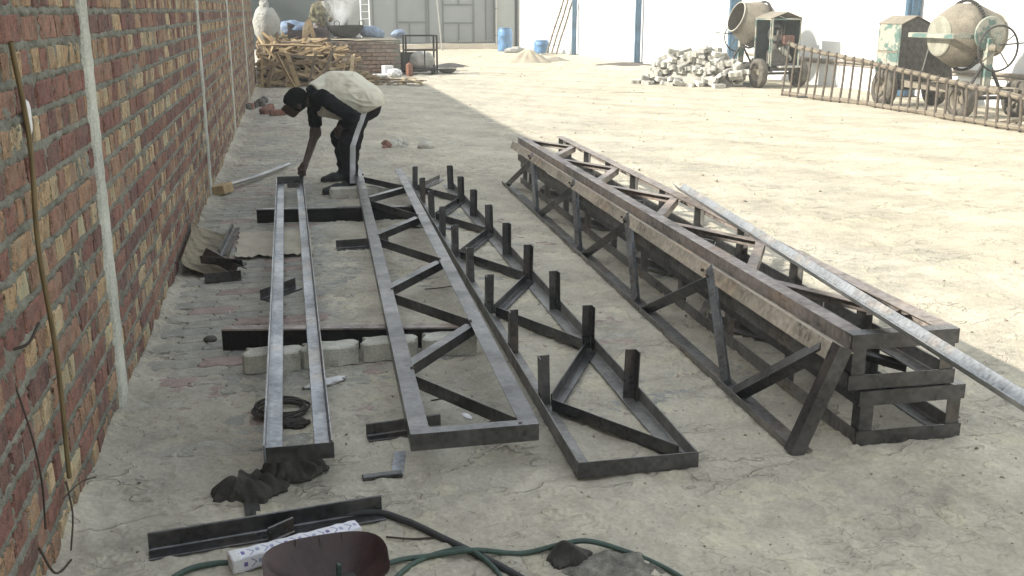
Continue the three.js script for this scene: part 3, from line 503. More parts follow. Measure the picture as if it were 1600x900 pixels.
// heaps of cloth: a sheet drawn up in long soft folds
function clothHeap(w, d, h, seed, nf = 12, n = 110) {
  const r = rng(seed), F = []; for (let i = 0; i < nf; i++) { const a = r() * 6.28, q = .75 * Math.sqrt(r()); F.push({ x: Math.cos(a) * q * w * .42, z: Math.sin(a) * q * d * .42, a: a + 1.57 * (r() < .3 ? 1 : 0) + (r() - .5) * .9, s: .014 + .016 * r(), l: .035 + .07 * r(), k: (r() - .5) * 9, h: h * (.3 + .5 * r()) * (1 - .35 * q) * (i % 4 === 3 ? -.5 : 1) }); }
  const fn = (u, v) => {
    const a = u * 2 - 1, b = v * 2 - 1, rr = Math.hypot(a, b), mx = Math.max(Math.abs(a), Math.abs(b)), k = mx / (rr + 1e-6), an = Math.atan2(b, a), rim = 1 + .20 * N2(Math.cos(an) * 1.2 + seed, Math.sin(an) * 1.2) + .07 * N2(Math.cos(an) * 3, Math.sin(an) * 3 + seed);
    const x = a * k * w / 2 * rim, z = b * k * d / 2 * rim; let acc = 0, y = h * .34 * Math.sqrt(Math.max(0, 1 - mx * mx)) * (1 + .3 * N2(x * 9 + seed, z * 9)), sx = 0, sz = 0;
    for (const f of F) { const dx = x - f.x, dz = z - f.z, c = Math.cos(f.a), s = Math.sin(f.a), pa = dx * c + dz * s, pe = -dx * s + dz * c - f.k * pa * pa; const g = f.h * Math.exp(-(pe * pe) / (f.s * f.s) - (pa * pa) / (f.l * f.l)); acc += Math.pow(Math.max(0, g) / h, 3); if (g < 0) y += g * .5; sx += -s * g * .35; sz += c * g * .35; }
    y += h * Math.cbrt(acc) * (mx > .97 ? .35 : 1);
    return [x + sx * .4, Math.max(.005, .006 + y), z + sz * .4];
  };
  return globalThis.__sheet(fn, n, n, .004);
}
solo('work_cloth', 'crumpled charcoal work cloth heaped behind the longest loose angle', 'cloth', xf(join(clothHeap(.26, .21, .085, 21, 14), clothHeap(.26, .17, .075, 37, 13).translate(.17, .003, -.06)), [-.215, .004, -3.29], [0, .3, 0]), M.fabricDark);
solo('strap_clip', 'short dark strap with a metal clip sticking out under the cloth', 'strap', join(xf(bx(.05, .006, .13, 0, 0, 0, .001), [-.205, .012, -3.13], [.05, .1, 0]), xf(bx(.014, .008, .05, 0, 0, 0, .002), [-.2, .018, -3.1], [.05, .1, 0])), M.ironDark);
{
  const t = thing('work_glove', 'dark leather glove lying in the bright dust at the bottom edge', 'glove');
  part(t, 'glove_palm', xf(clothHeap(.32, .2, .028, 13, 10), [.85, .004, -2.53], [0, -.3, 0]), std(.26, .245, .205, { map: rep(grain, 4), roughness: 1 }));
  part(t, 'cuff', xf(clothHeap(.13, .09, .06, 29, 7), [.735, .010, -2.615], [0, .35, 0]), M.fabricDark);
}
// hoses
solo('cable', 'thick dark welding cable running from behind the longest loose angle', 'cable', tube([[.05, .02, -3.02], [.19, .022, -3.015], [.28, .02, -2.94], [.38, .018, -2.81], [.46, .018, -2.7], [.535, .016, -2.595], [.62, .014, -2.45], [.75, .014, -2.2]], .0115, 80, 9), M.hose);
solo('cable', 'long green cable curving along the bottom edge of the picture', 'cable', tube([[.11, .03, -2.58], [.21, .024, -2.69], [.33, .02, -2.71], [.46, .034, -2.69], [.6, .018, -2.67], [.72, .036, -2.665], [.80, .042, -2.66], [.92, .016, -2.61], [1.0, .014, -2.5], [1.06, .014, -2.35]], .0085, 120, 9), M.hoseGreen, [0, 0, 0], 0, 'green cables');
solo('cable', 'short loop of green cable crossing the dark welding cable', 'cable', tube([[.2, .014, -2.6], [.27, .016, -2.68], [.36, .018, -2.725], [.44, .034, -2.70], [.50, .016, -2.62], [.52, .014, -2.5]], .008, 70, 9), M.hoseGreen, [0, 0, 0], 0, 'green cables');
solo('cable', 'green cable end running under the left end of the electrode carton', 'cable', tube([[-.46, .012, -2.70], [-.38, .014, -2.79], [-.31, .014, -2.81], [-.22, .014, -2.80]], .009, 40, 9), M.hoseGreen, [0, 0, 0], 0, 'green cables');
// electrode carton with printed chevrons
{
  const c = document.createElement('canvas'); c.width = 512; c.height = 96; const x = c.getContext('2d'); x.fillStyle = '#e2e3e8'; x.fillRect(0, 0, 512, 96);
  x.strokeStyle = '#8d93b5'; x.lineWidth = 6; for (let i = 0; i < 9; i++) { const o = 14 + i * 56; x.beginPath(); x.moveTo(o, 14); x.lineTo(o + 20, 46); x.lineTo(o, 78); x.stroke(); x.fillStyle = i % 3 ? '#9a9fbd' : '#6d5f9b'; x.fillRect(o + 28, 30, 14, 30); }
  x.fillStyle = '#c9cbd6'; x.fillRect(0, 84, 512, 12);
  const t = new THREE.CanvasTexture(c); t.colorSpace = THREE.SRGBColorSpace;
  const m = std(.8, .8, .8, { map: t, roughness: .5 });
  const g = new THREE.BoxGeometry(.40, .042, .06, 20, 2, 2); const p = g.attributes.position; for (let i = 0; i < p.count; i++) { const X = p.getX(i); p.setY(i, p.getY(i) + .003 * N2(X * 30, p.getZ(i) * 40)); p.setZ(i, p.getZ(i) + .003 * N2(X * 24 + 9, p.getY(i) * 60)); } g.computeVertexNormals();
  const b = thing('electrode_carton', 'long white printed electrode carton behind the maroon shield', 'carton', [-.065, .03, -2.835], .30);
  part(b, 'carton', g, m);
  part(b, 'end_tape', xf(bx(.03, .047, .066, 0, 0, 0, .004), [-.186, .0, 0]), M.paper);
}
// welding hand shield, hollow side up
{
  const t = thing('welding_shield', 'maroon concave welding hand shield lying hollow side up at the bottom edge', 'welding shield', [.02, .0, -2.60], .12);
  const nu = 40, nv = 18, pos = [], idx = [];
  for (let k = 0; k < 2; k++) for (let j = 0; j <= nv; j++) for (let i = 0; i < nu; i++) { const a = i / nu * Math.PI * 2, q = j / nv, e = 3.0, ca = Math.cos(a), sa = Math.sin(a), sq = Math.pow(Math.pow(Math.abs(ca), e) + Math.pow(Math.abs(sa), e), -1 / e); const r = q * sq; const x = .175 * r * ca, z = .135 * r * sa; pos.push(x, .014 + .10 * Math.pow(q, 2.4) * (sa > 0 ? .75 : 1) - k * .003, z); }
  const n = (nv + 1) * nu; for (let j = 0; j < nv; j++) for (let i = 0; i < nu; i++) { const a = j * nu + i, b = j * nu + (i + 1) % nu; idx.push(a, a + nu, b, b, a + nu, b + nu, n + a, n + b, n + a + nu, n + b, n + b + nu, n + a + nu); } for (let i = 0; i < nu; i++) { const a = nv * nu + i, b = nv * nu + (i + 1) % nu; idx.push(a, a + n, b, b, a + n, b + n); }
  const g = new THREE.BufferGeometry(); g.setAttribute('position', new THREE.Float32BufferAttribute(pos, 3)); g.setIndex(idx); g.computeVertexNormals(); const h = g.toNonIndexed(), nn = h.attributes.normal.clone(); uvm(h); h.setAttribute('normal', nn);
  part(t, 'shell', h, M.maroon);
  part(t, 'seam', tube([[-.07, .115, -.128], [-.07, .05, -.1], [-.066, .022, -.05], [-.066, .017, .02]], .0013, 20, 5), M.maroon); part(t, 'seam', tube([[.065, .115, -.128], [.065, .05, -.1], [.062, .022, -.05], [.062, .017, .02]], .0013, 20, 5), M.maroon); part(t, 'seam', tube([[0, .117, -.131], [0, .05, -.1], [0, .022, -.05], [0, .017, .02]], .0013, 20, 5), M.maroon);
  part(t, 'glass_holder', bx(.105, .012, .075, .045, .026, .0, .003), M.ironDark);
  part(t, 'clamp', join(bx(.014, .05, .010, .035, .052, -.01, .002), cyl(V(.035, .075, -.018), V(.035, .075, -.002), .007, .007, 10)), M.hoseGreen);
  part(t, 'handle', bar(V(-.1, .03, .055), V(.0, .03, .05), UP, .02, .026, .004), std(.35, .26, .15, { map: rep(woodC, 3) }));
}
// ground litter
{
  const r = rng(909); const pebG = [1, 2, 3].map(s => lumpy(1, .7, 1, s * 7, .35, 1.4, 1)); const geoms = [];
  const im = new THREE.InstancedMesh(join(pebG[0]), std(.30, .275, .23), 5200), m4 = new THREE.Matrix4(), q = new THREE.Quaternion(), col = new THREE.Color();
  for (let i = 0; i < 5200; i++) {
    const zone = r(); let x, z, s; if (zone < .45) { z = -2.4 - Math.pow(r(), 1.4) * 9; x = -.7 + r() * 4.2; s = .0015 + .0035 * Math.pow(r(), 4); } else { z = -3 - Math.pow(r(), .8) * 36; x = 2.6 + r() * 8; s = .002 + .010 * Math.pow(r(), 5); }
    q.setFromEuler(new THREE.Euler(r() * 6, r() * 6, r() * 6)); m4.compose(V(x, groundH(x, z) + s * .2, z), q, V(s * (1 + r()), s, s * (1 + r()))); im.setMatrixAt(i, m4); const k = .55 + r() * .9; im.setColorAt(i, col.setRGB(k, k * .96, k * .9));
  }
  im.name = 'pebbles'; im.userData = { kind: 'stuff', label: 'small pebbles and crumbs scattered over the sand', category: 'pebbles' }; im.castShadow = im.receiveShadow = true; scene.add(im);
  const tw = [['dark twig lying right of the try square', [.57, .01, -3.6], [.72, .012, -3.72]], ['thin twig between the lattice frame chords', [.50, .012, -3.98], [.58, .012, -4.02]], ['thin rod lying under the lattice frame beyond the beam', [.70, .012, -5.75], [.88, .014, -5.78]], ['dark twig behind the end of the green cable', [.21, .01, -2.87], [.36, .012, -2.83]]];
  tw.push(['dark bent rod on the sunlit sand beyond the stacked trusses', [5.35, .015, -20.2], [6.9, .02, -19.6]]);
  for (const [l, a, b] of tw) solo('twig', l, 'twig', tube([a, [(a[0] + b[0]) / 2, .016, (a[2] + b[2]) / 2 + .02], b], .0035, 12, 5), M.rustWire, [0, 0, 0], 0, 'twigs on the sand');
  // broken brick by the wall and rubble
  const bk = std(.25, .12, .09, { map: rep(brickC, 2), bumpMap: rep(grainB, 5), bumpScale: .006 }); const lump = s => uvm(xf(bx(.23, .09, .11, 0, 0, 0, .012), [0, 0, 0], [0, 0, 0], s));
  [['red brick leaning beside the wall beyond the worker', -.42, .07, -16.9, .9, [1.15, 1.2, 1.1], .3], ['red brick lying flat in front of the leaning brick', -.25, .05, -16.6, .2, [1.1, 1, 1.1], 0], ['broken red brick touching the foot of the wall', -.70, .06, -17.6, 1.4, [.5, 1.3, 1], 0]].forEach(([l, x, y, z, ry, s, rz]) => { const o = solo('brick', l, 'brick', lump(s), bk, [x, y, z], ry, 'loose red bricks'); o.rotation.z = rz; });
  [['grey stone lump left of the paved strip by the wall', -.47, .015, -5.02, .025], ['pale cement lump on the open ground beyond the trusses', 1.52, .045, -12.05, .075]].forEach(([l, x, y, z, s], i) => solo('stone', l, 'stone', xf(lumpy(s * 1.3, s * .8, s, i * 5 + 1, .3, 1.3, 2), [x, y, z]), i ? M.concrete : M.engine));
  for (let i = 0; i < 16; i++) { const x = 1.2 + (r() - .5) * .42, z = -12.35 + (r() - .5) * .5, s = .018 + r() * r() * .06; solo('rubble', 'lump in the little rubble heap beyond the upright posts', 'rubble', xf(lumpy(s * 1.2, s * .8, s, i + 60, .35, 1.3, 1), [x, s * .6, z], [r(), r() * 6, r()]), i % 3 ? M.concrete : bk, [0, 0, 0], 0, 'rubble heap beyond the posts'); }
  for (let i = 0; i < 14; i++) { const x = -.6 + (r() - .5) * .28, z = -18.2 + (r() - .5) * 1.4, s = .025 + r() * .05; solo('rubble', 'cement lump among the rubble at the foot of the wall', 'rubble', xf(lumpy(s * 1.2, s * .8, s, i + 160, .35, 1.3, 1), [x, s * .6, z], [r(), r() * 6, r()]), M.engine, [0, 0, 0], 0, 'rubble at the foot of the wall'); }
}
// ---------------------------------------------------------------- far end: grey building wall, gate, pillar
{
  const z = -46, H = 4.6;
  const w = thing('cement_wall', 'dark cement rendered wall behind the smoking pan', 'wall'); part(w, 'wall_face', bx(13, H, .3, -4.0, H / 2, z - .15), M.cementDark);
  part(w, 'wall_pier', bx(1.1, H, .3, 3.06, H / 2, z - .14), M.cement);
  const gt = thing('metal_gate', 'wide grey sheet metal gate with welded frames at the far end', 'gate', [0, 0, z]);
  const y0 = .22, y1 = 4.2; const vs = [3.62, 4.65, 5.95, 6.69, 8.07, 9.0];
  for (let i = 0; i < vs.length - 1; i++) part(gt, 'sheet_panel', bx(vs[i + 1] - vs[i] - .02, y1 - y0, .02, (vs[i] + vs[i + 1]) / 2, (y0 + y1) / 2, i % 2 ? -.01 : .006), M.gate);
  for (const x of vs) part(gt, 'upright', bx(.075, y1 - y0, .06, x, (y0 + y1) / 2, .03), M.gateBar);
  part(gt, 'upright', bx(.05, y1 - y0, .06, 6.06, (y0 + y1) / 2, .033), M.gateBar); part(gt, 'upright', bx(.06, y1 - y0, .05, 8.62, (y0 + y1) / 2, .03), M.gateBar);
  for (const [a, b, y] of [[3.62, 9.0, y0], [6.69, 8.07, 1.08], [6.69, 8.07, 1.86], [4.65, 5.95, 1.12], [6.69, 8.07, 2.6], [3.62, 9, 4.2]]) part(gt, 'rail', bx(b - a, .065, .05, (a + b) / 2, y, .034), M.gateBar);
  for (const [x, a, b] of [[7.40, y0, 1.08], [7.40, 1.86, 2.6], [5.2, y0, 1.12]]) part(gt, 'mullion', bx(.06, b - a - .07, .05, x, (a + b) / 2, .031), M.gateBar);
  for (let i = 0; i < 34; i++) part(gt, 'bottom_spike', bx(.03, .1, .02, 5.98 + i * .09, y0 + .09, .05), M.concrete);
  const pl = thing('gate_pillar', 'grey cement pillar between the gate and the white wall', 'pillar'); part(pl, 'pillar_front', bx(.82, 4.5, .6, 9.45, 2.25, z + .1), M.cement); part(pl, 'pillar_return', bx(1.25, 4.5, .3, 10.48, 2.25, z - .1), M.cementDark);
  part(pl, 'pipe', cyl(V(9.03, .2, z + .46), V(9.03, 4.4, z + .46), .035, .035, 8), M.sack);
  part(pl, 'pipe_clip', bx(.12, .05, .05, 9.03, 1.7, z + .46), M.ironDark); part(pl, 'pipe_clip', bx(.12, .05, .05, 9.03, .55, z + .46), M.ironDark);
  structure('dirt_bank', uvm(xf(lumpy(3.6, .32, .9, 5, .2, 1.6, 4), [6.6, -.08, z + 1.1])), std(.30, .26, .2, { map: rep(sandC, .7), bumpMap: rep(sandB, .8), bumpScale: .02 }));
  solo('pole', 'thin pale pole leaning in front of the metal gate', 'pole', cyl(V(6.15, 0, -42.6), V(5.95, 3.2, -43.2), .03, .03, 8), M.sack);
  const ld = thing('steel_ladder', 'white steel ladder standing behind the smoking pan', 'ladder'); part(ld, 'rail', cyl(V(3.0, .1, -44.6), V(3.05, 3.6, -45.4), .025, .025, 8), M.white); part(ld, 'rail', cyl(V(3.36, .1, -44.6), V(3.41, 3.6, -45.4), .025, .025, 8), M.white);
  for (let i = 0; i < 11; i++) { const k = .08 + i * .085; part(ld, 'rung', cyl(V(lerp(3.0, 3.05, k), lerp(.1, 3.6, k), lerp(-44.6, -45.4, k)), V(lerp(3.36, 3.41, k), lerp(.1, 3.6, k), lerp(-44.6, -45.4, k)), .016, .016, 6), M.white); }
}
// ---------------------------------------------------------------- white boundary wall on the right with blue columns
{
  const th = Math.tan(THREE.MathUtils.degToRad(3.3)), wx = z => 11.576 + th * (z + 19.537);
  const w = thing('white_wall', 'bright white rendered boundary wall behind the concrete mixers', 'wall', [wx(-20), 0, -20], THREE.MathUtils.degToRad(3.3));
  part(w, 'render', bx(.24, 3.6, 66, .12, 1.8, 7), M.white);
  part(w, 'ledge', bx(.10, .045, 34, -.048, .57, 12.5, .006), M.ledge);
  part(w, 'pipe', cyl(V(-.03, .5, -4), V(-.03, .49, 18), .018, .018, 8), M.ledge);
  const lab = ['blue painted column at the white wall nearest the sand heap', 'blue painted column at the white wall by the dark soil patch', 'blue painted column behind the drum of the open hooded mixer', 'widest blue column rising behind the hood of the closed mixer'];
  [[-37.5, .17], [-31.3, .19], [-24.9, .26], [-17.75, .27]].forEach(([z, d], i) => { const t = thing('blue_column', lab[i], 'column', [wx(z) - .16, 0, z], 0, 'blue columns along the white wall'); part(t, 'shaft', join(bx(d, 3.5, .1, 0, 1.75, 0, .01), bx(d * .45, 3.5, .03, 0, 1.752, .066, .004)), M.bluePaint); part(t, 'base_plate', bx(d + .12, .03, .26, 0, .016, .02, .003), M.ironDark); });
}
// barrels
function barrel(label, x, z, r, h) { const t = thing('barrel', label, 'barrel', [x, 0, z], 0, 'blue plastic barrels'); part(t, 'drum', lathe([[0, 0], [r * .9, 0], [r * .97, h * .03], [r, h * .1], [r, h * .3], [r * 1.03, h * .32], [r, h * .34], [r, h * .62], [r * 1.03, h * .64], [r, h * .66], [r, h * .8], [r * .93, h * .88], [r * .8, h * .92], [r * .8, h * .95]], 28), M.barrel); part(t, 'lid', lathe([[0, h * .97], [r * .8, h * .97], [r * .86, h * .985], [r * .86, h * .945], [r * .8, h * .94]], 28), M.barrel); }
barrel('tall blue plastic barrel in front of the gate pillar', 8.6, -41.6, .30, .96); barrel('short blue plastic barrel at the foot of the bamboo poles', 9.55, -39.2, .30, .52);
solo('cement_bag', 'white empty bag crumpled beside the tall blue barrel', 'bag', xf(lumpy(.42, .13, .2, 4, .35, 2, 3, -.1), [8.62, .1, -40.0], [0, .3, .1]), M.sack);
solo('plank', 'pale plank lying in front of the short blue barrel', 'plank', xf(bx(.7, .05, .12, 0, 0, 0, .005), [9.35, .06, -37.4], [0, .4, .05]), M.sack);
// sand heaps
function heap(label, x, z, r, h, m, seed) { const nr = 22, na = 56, pos = [], idx = []; for (let j = 0; j <= nr; j++) for (let i = 0; i < na; i++) { const q = j / nr, a = i / na * Math.PI * 2, X = Math.cos(a), Z = Math.sin(a), rr = r * q * (1 + .13 * N2(X * 1.3 + seed, Z * 1.3)); pos.push(X * rr, Math.max(-.02, h * (Math.pow(1 - q, 1.08) - .18 * Math.exp(-q * q * 60)) + .03 * h * N2(X * rr * 3 + seed, Z * rr * 3)) - (j === nr ? .03 : 0), Z * rr); } for (let j = 0; j < nr; j++) for (let i = 0; i < na; i++) { const a = j * na + i, b = j * na + (i + 1) % na; idx.push(a, b, a + na, b, b + na, a + na); } const g = new THREE.BufferGeometry(); g.setAttribute('position', new THREE.Float32BufferAttribute(pos, 3)); g.setIndex(idx); g.computeVertexNormals(); const h2 = g.toNonIndexed(), nn = h2.attributes.normal.clone(); uvm(h2); h2.setAttribute('normal', nn); return solo('sand_heap', label, 'heap', h2, m, [x, 0, z]); }
const sandHeapM = std(.40, .35, .27, { map: rep(sandC, 1), bumpMap: rep(sandB, 1), bumpScale: .01 });
heap('tidy cone of sand in the middle of the yard', 7.5, -32.6, .82, .48, sandHeapM, 3);
heap('small low heap of grey rubble beside the sand cone', 8.55, -33.2, .5, .17, std(.27, .24, .2, { map: rep(sandC, 1), bumpMap: rep(sandB, 1), bumpScale: .03 }), 8);
heap('flat patch of dark soil at the foot of a blue column', 10.1, -30.4, 1.0, .09, std(.09, .08, .07, { map: rep(sandC, 1) }), 12);
heap('flat pile of black ash on the ground beside the trolley', 4.6, -30.3, .65, .14, std(.035, .034, .033, { map: rep(sandC, 1) }), 17);
// bamboo poles leaning on the white wall
[['leftmost bamboo pole leaning at the far end of the white wall', 9.62, -38.7, 10.50, -37.6], ['middle bamboo pole leaning at the far end of the white wall', 9.78, -38.6, 10.56, -37.2], ['rightmost bamboo pole leaning at the far end of the white wall', 9.95, -38.5, 10.62, -36.8]].forEach(([l, x, z, x2, z2], i) => { const pts = []; for (let k = 0; k <= 10; k++) pts.push([lerp(x, x2 - .05, k / 10), 3.4 * k / 10, lerp(z, z2, k / 10) + .03 * Math.sin(k * 1.7 + i)]); const t = thing('bamboo_pole', l, 'bamboo pole', [0, 0, 0], 0, 'bamboo poles leaning on the wall'); part(t, 'cane', tube(pts, .04, 30, 8), M.bamboo); for (let k = 1; k < 10; k += 1) part(t, 'knot', lumpy(.05, .035, .05, k, .25, 2, 1).translate(...pts[k]), M.rung); });
// ---------------------------------------------------------------- stove of bricks, big pan, cook, steam
{
  const st = thing('brick_stove', 'low brick stove platform carrying the big black pan', 'stove', [0, 0, 0]);
  const x0 = .95, x1 = 2.74, zf = -26.5, H = .88, r = rng(31); const bms = [[.24, .17, .135], [.29, .2, .15], [.21, .155, .13], [.32, .245, .19]].map(c => std(...c, { map: rep(brickC, 2), bumpMap: rep(grainB, 4), bumpScale: .01 }));
  part(st, 'core', bx(x1 - x0 - .03, H - .02, 1.5, (x0 + x1) / 2, (H - .02) / 2, zf - .765), M.mortar.clone()); st.children[0].material.vertexColors = false;
  const bg = [1, 2, 3].map(s => uvm(bx(.225, .082, .1, 0, 0, 0, .008), 1, s * .3, s));
  for (let c = 0; c < 9; c++) { for (let i = 0; i < 8; i++) { const x = x0 + .1 + i * .238 + (c % 2) * .119; if (x > x1 - .08) continue; const o = part(st, 'brick', bg[(i + c) % 3], bms[Math.floor(r() * 4)]); o.position.set(x, .045 + c * .0965, zf - .03 + (r() - .5) * .014); o.rotation.y = (r() - .5) * .03; }
    for (let i = 0; i < 6; i++) { const o = part(st, 'brick', bg[i % 3], bms[Math.floor(r() * 4)]); o.position.set(x1 - .03 + (r() - .5) * .01, .045 + c * .0965, zf - .16 - i * .238 - (c % 2) * .1); o.rotation.y = Math.PI / 2; } }
  part(st, 'top_sand', xf(lumpy(.95, .06, .75, 2, .25, 2, 3), [1.85, H, zf - .72]), sandHeapM);
  // pan
  const cx = 1.40, cz = -27.05, rim = 1.235; const t = thing('cooking_pan', 'huge black round bottomed cooking pan with ring handles on the stove', 'pan', [cx, 0, cz]);
  part(t, 'bowl', lathe([[0, rim - .30], [.15, rim - .295], [.28, rim - .26], [.38, rim - .18], [.445, rim - .08], [.475, rim], [.487, rim + .012], [.478, rim + .018], [.462, rim], [.43, rim - .08], [.36, rim - .17], [.26, rim - .24], [0, rim - .275]], 40), M.wok);
  part(t, 'contents', lathe([[0, rim - .07], [.2, rim - .066], [.425, rim - .07]], 30), std(.5, .46, .36));
  for (const [a, s] of [[.25 * Math.PI, 1], [1.25 * Math.PI, 1]]) part(t, 'ring_handle', xf(new THREE.TorusGeometry(.068, .009, 8, 24), [Math.cos(a + Math.PI / 2) * .47 + .12, rim + .055, Math.sin(a) * .46], [0, .2, 0]), M.wok);
  for (let i = 0; i < 3; i++) { const a = i * 2.1 + .5; part(t, 'pan_stone', lumpy(.1, .05, .1, i, .2, 2, 2).translate(Math.cos(a) * .24, H + .045, Math.sin(a) * .24), M.engine); }
  // steam as a cloud of fine droplets
  const n = 120000, im = new THREE.InstancedMesh(new THREE.OctahedronGeometry(1, 0), std(.92, .92, .92), n), m4 = new THREE.Matrix4(), q = new THREE.Quaternion(); const gs = () => (r() + r() + r() + r() - 2) * 1.0; let k = 0, tries = 0;
  while (k < n && tries++ < 900000) { const t1 = Math.pow(r(), 3.3), y = rim - .03 + t1 * 1.9, wd = .10 + t1 * 1.0; const px = cx - .22 + t1 * .35 + gs() * wd, pz = cz + gs() * (wd * .9), d = N3(px * 2.4, y * 2.0, pz * 2.4) * .6 + N3(px * 6, y * 5, pz * 6) * .4; if (d < (r() - .5) * 1.9 - .15 + t1 * .6) continue; if (y < rim && Math.hypot(px - cx, pz - cz) > .42) continue; const s = .0013 + .0012 * r(); m4.compose(V(px, y, pz), q, V(s, s, s)); im.setMatrixAt(k++, m4); }
  im.count = k; im.name = 'steam'; im.userData = { kind: 'stuff', label: 'white steam billowing up from the big black pan', category: 'steam' }; im.castShadow = im.receiveShadow = true; scene.add(im);
  // low step on which the cook stands
  const sp = solo('brick_step', 'low brick step beside the stove under the cook', 'step', bx(.7, .33, .7, .52, .165, -27.2, .01), bms[0]);
  // cook
  const c = thing('person', 'cook in camouflage top and pale trousers standing behind the pan', 'person', [.82, .33, -27.1], 0);
  const skin = [[[0, .97, 0], [0, 1.35, 0], .13, .16], [[0, 1.4, 0], [0, 1.5, .0], .06, .055], [[0, 1.6, .01], [0, 1.63, .02], .095, .1], [[-.17, 1.38, 0], [-.24, 1.12, .03], .055, .045], [[-.24, 1.12, .03], [-.1, .98, .22], .042, .032], [[.17, 1.38, 0], [.25, 1.12, .05], .055, .045], [[.25, 1.12, .05], [.2, 1.05, .28], .042, .032], [[-.1, .98, .22], [-.05, .96, .28], .035, .03], [[.2, 1.05, .28], [.19, 1.05, .36], .035, .03], [[-.09, .95, 0], [-.1, .5, .02], .1, .065], [[-.1, .5, .02], [-.1, .08, 0], .06, .042], [[.09, .95, 0], [.1, .5, .02], .1, .065], [[.1, .5, .02], [.1, .08, 0], .06, .042], [[-.1, .05, 0], [-.1, .04, .16], .045, .035], [[.1, .05, 0], [.1, .04, .16], .045, .035]];
  part(c, 'body', march(p => bones(p, skin), [-.4, -.02, -.3], [.4, 1.78, .45], .02), M.skin);
  part(c, 'top', march(p => Math.max(bones(p, [skin[0], skin[3], skin[4].slice(0, 2).concat([.05, .04]), skin[5], skin[6].slice(0, 2).concat([.05, .04])], .06) - .018 + .006 * N3(p[0] * 9, p[1] * 9, p[2] * 9), .88 - p[1]), [-.4, .85, -.3], [.4, 1.5, .4], .018), std(.17, .16, .12, { map: rep(tex(128, (u, v) => { const a = fb(u, v, 6, 3, 201); return a > .56 ? [.9, .8, .6] : a > .46 ? [.35, .42, .25] : [.25, .2, .14]; }), 3) }));
  part(c, 'trousers', march(p => Math.max(bones(p, skin.slice(9, 13), .05) - .02 + .006 * N3(p[0] * 8, p[1] * 8, p[2] * 8), Math.max(p[1] - .98, .12 - p[1])), [-.3, .1, -.2], [.3, 1.05, .2], .018), std(.30, .27, .28, { map: rep(grain, 3) }));
  part(c, 'hair', march(p => Math.max(cap(p, [0, 1.63, -.01], [0, 1.64, 0], .108, .11), 1.6 - p[1] + p[2] * .6), [-.15, 1.5, -.15], [.15, 1.8, .15], .015), M.hair);
  solo('rag', 'white rag in the hands of the cook above the pan', 'rag', xf(lumpy(.055, .13, .03, 6, .4, 2, 3), [.93, 1.33 + .40, -26.75], [0, 0, .6]), M.sack);
  solo('steel_ladle', 'upright pale ladle handle standing in the steaming pan', 'ladle', join(cyl(V(1.12, 1.15, -27.1), V(1.17, 2.15, -27.25), .018, .018, 8), lumpy(.09, .05, .09, 1, .05, 1, 2).translate(1.12, 1.14, -27.1)), M.galv);
  // small clutter round the stove
  solo('blue_tarp_bundle', 'blue tarpaulin bundle on the stove right of the pan', 'tarpaulin', xf(lumpy(.32, .17, .2, 7, .3, 1.8, 4, -.15), [2.1, 1.05, -27.2], [0, 0, -.25]), M.tarp);
  solo('blue_tarp_bundle', 'small blue and white bundle behind the right end of the stove', 'tarpaulin', xf(lumpy(.2, .12, .16, 9, .3, 1.8, 3), [2.92, 1.0, -28.4]), M.tarp);
  solo('stacked_box', 'black metal box behind the trolley beside the stove', 'box', bx(.7, .52, .5, 3.25, .26, -28.1, .01), M.steelBlack);
  solo('white_box', 'white box standing before the foot of the stove', 'box', xf(bx(.24, .26, .2, 0, 0, 0, .006), [2.38, .14, -26.2], [0, .3, 0]), M.paper);
  solo('plastic_bag', 'crumpled white plastic bag in front of the white box', 'bag', xf(lumpy(.17, .12, .13, 5, .5, 2.2, 3, -.1), [2.5, .1, -25.7]), M.paper);
  solo('paper_sheet', 'white sheet of packing lying left of the white box', 'paper', xf(bx(.4, .06, .25, 0, 0, 0, .01), [2.2, .05, -25.9], [0, .2, 0]), M.paper);
  solo('gas_bottle', 'rusty red gas bottle standing in front of the trolley', 'bottle', lathe([[0, 0], [.075, 0], [.085, .02], [.085, .27], [.07, .31], [.03, .325], [.03, .34], [0, .34]], 18), std(.32, .14, .08, { map: rep(grain, 3) }), [2.92, 0, -26.1]);
  // trolley
  const tr = thing('trolley', 'black steel frame trolley with a white sack beside the stove', 'trolley', [3.3, 0, -26.9], 0);
  for (const x of [-.40, .40]) for (const z of [-.3, .3]) part(tr, 'upright', bx(.045, .98, .045, x, .51, z, .003), M.steelBlack);
  for (const [y] of [[.985], [.62]]) { for (const z of [-.3, .3]) part(tr, 'rail', bx(.76, .03, .03, 0, y, z), M.steelBlack); for (const x of [-.4, .4]) part(tr, 'rail', bx(.03, .03, .56, x, y - .002, 0), M.steelBlack); }
  part(tr, 'upright', bx(.03, .5, .03, .08, .36, .3), M.steelBlack);
  part(tr, 'deck', bx(.86, .06, .64, 0, .13, 0, .005), M.steelBlack);
  part(tr, 'leg', bx(.05, .1, .6, .34, .05, 0), M.steelBlack); part(tr, 'leg', bx(.05, .1, .6, -.34, .05, 0), M.steelBlack);
  solo('sack', 'white bulging sack sitting on the trolley', 'sack', xf(lumpy(.33, .24, .24, 8, .14, 1.6, 4, -.2), [3.35, .36, -26.9]), M.sack);
  solo('iron_bowl', 'shallow iron bowl upside up beside the trolley on the ground', 'bowl', lathe([[0, 0], [.1, .002], [.2, .05], [.25, .12], [.255, .125], [.24, .12], [.19, .06], [0, .02]], 26), M.ironDark, [4.02, .005, -27.0]);
}
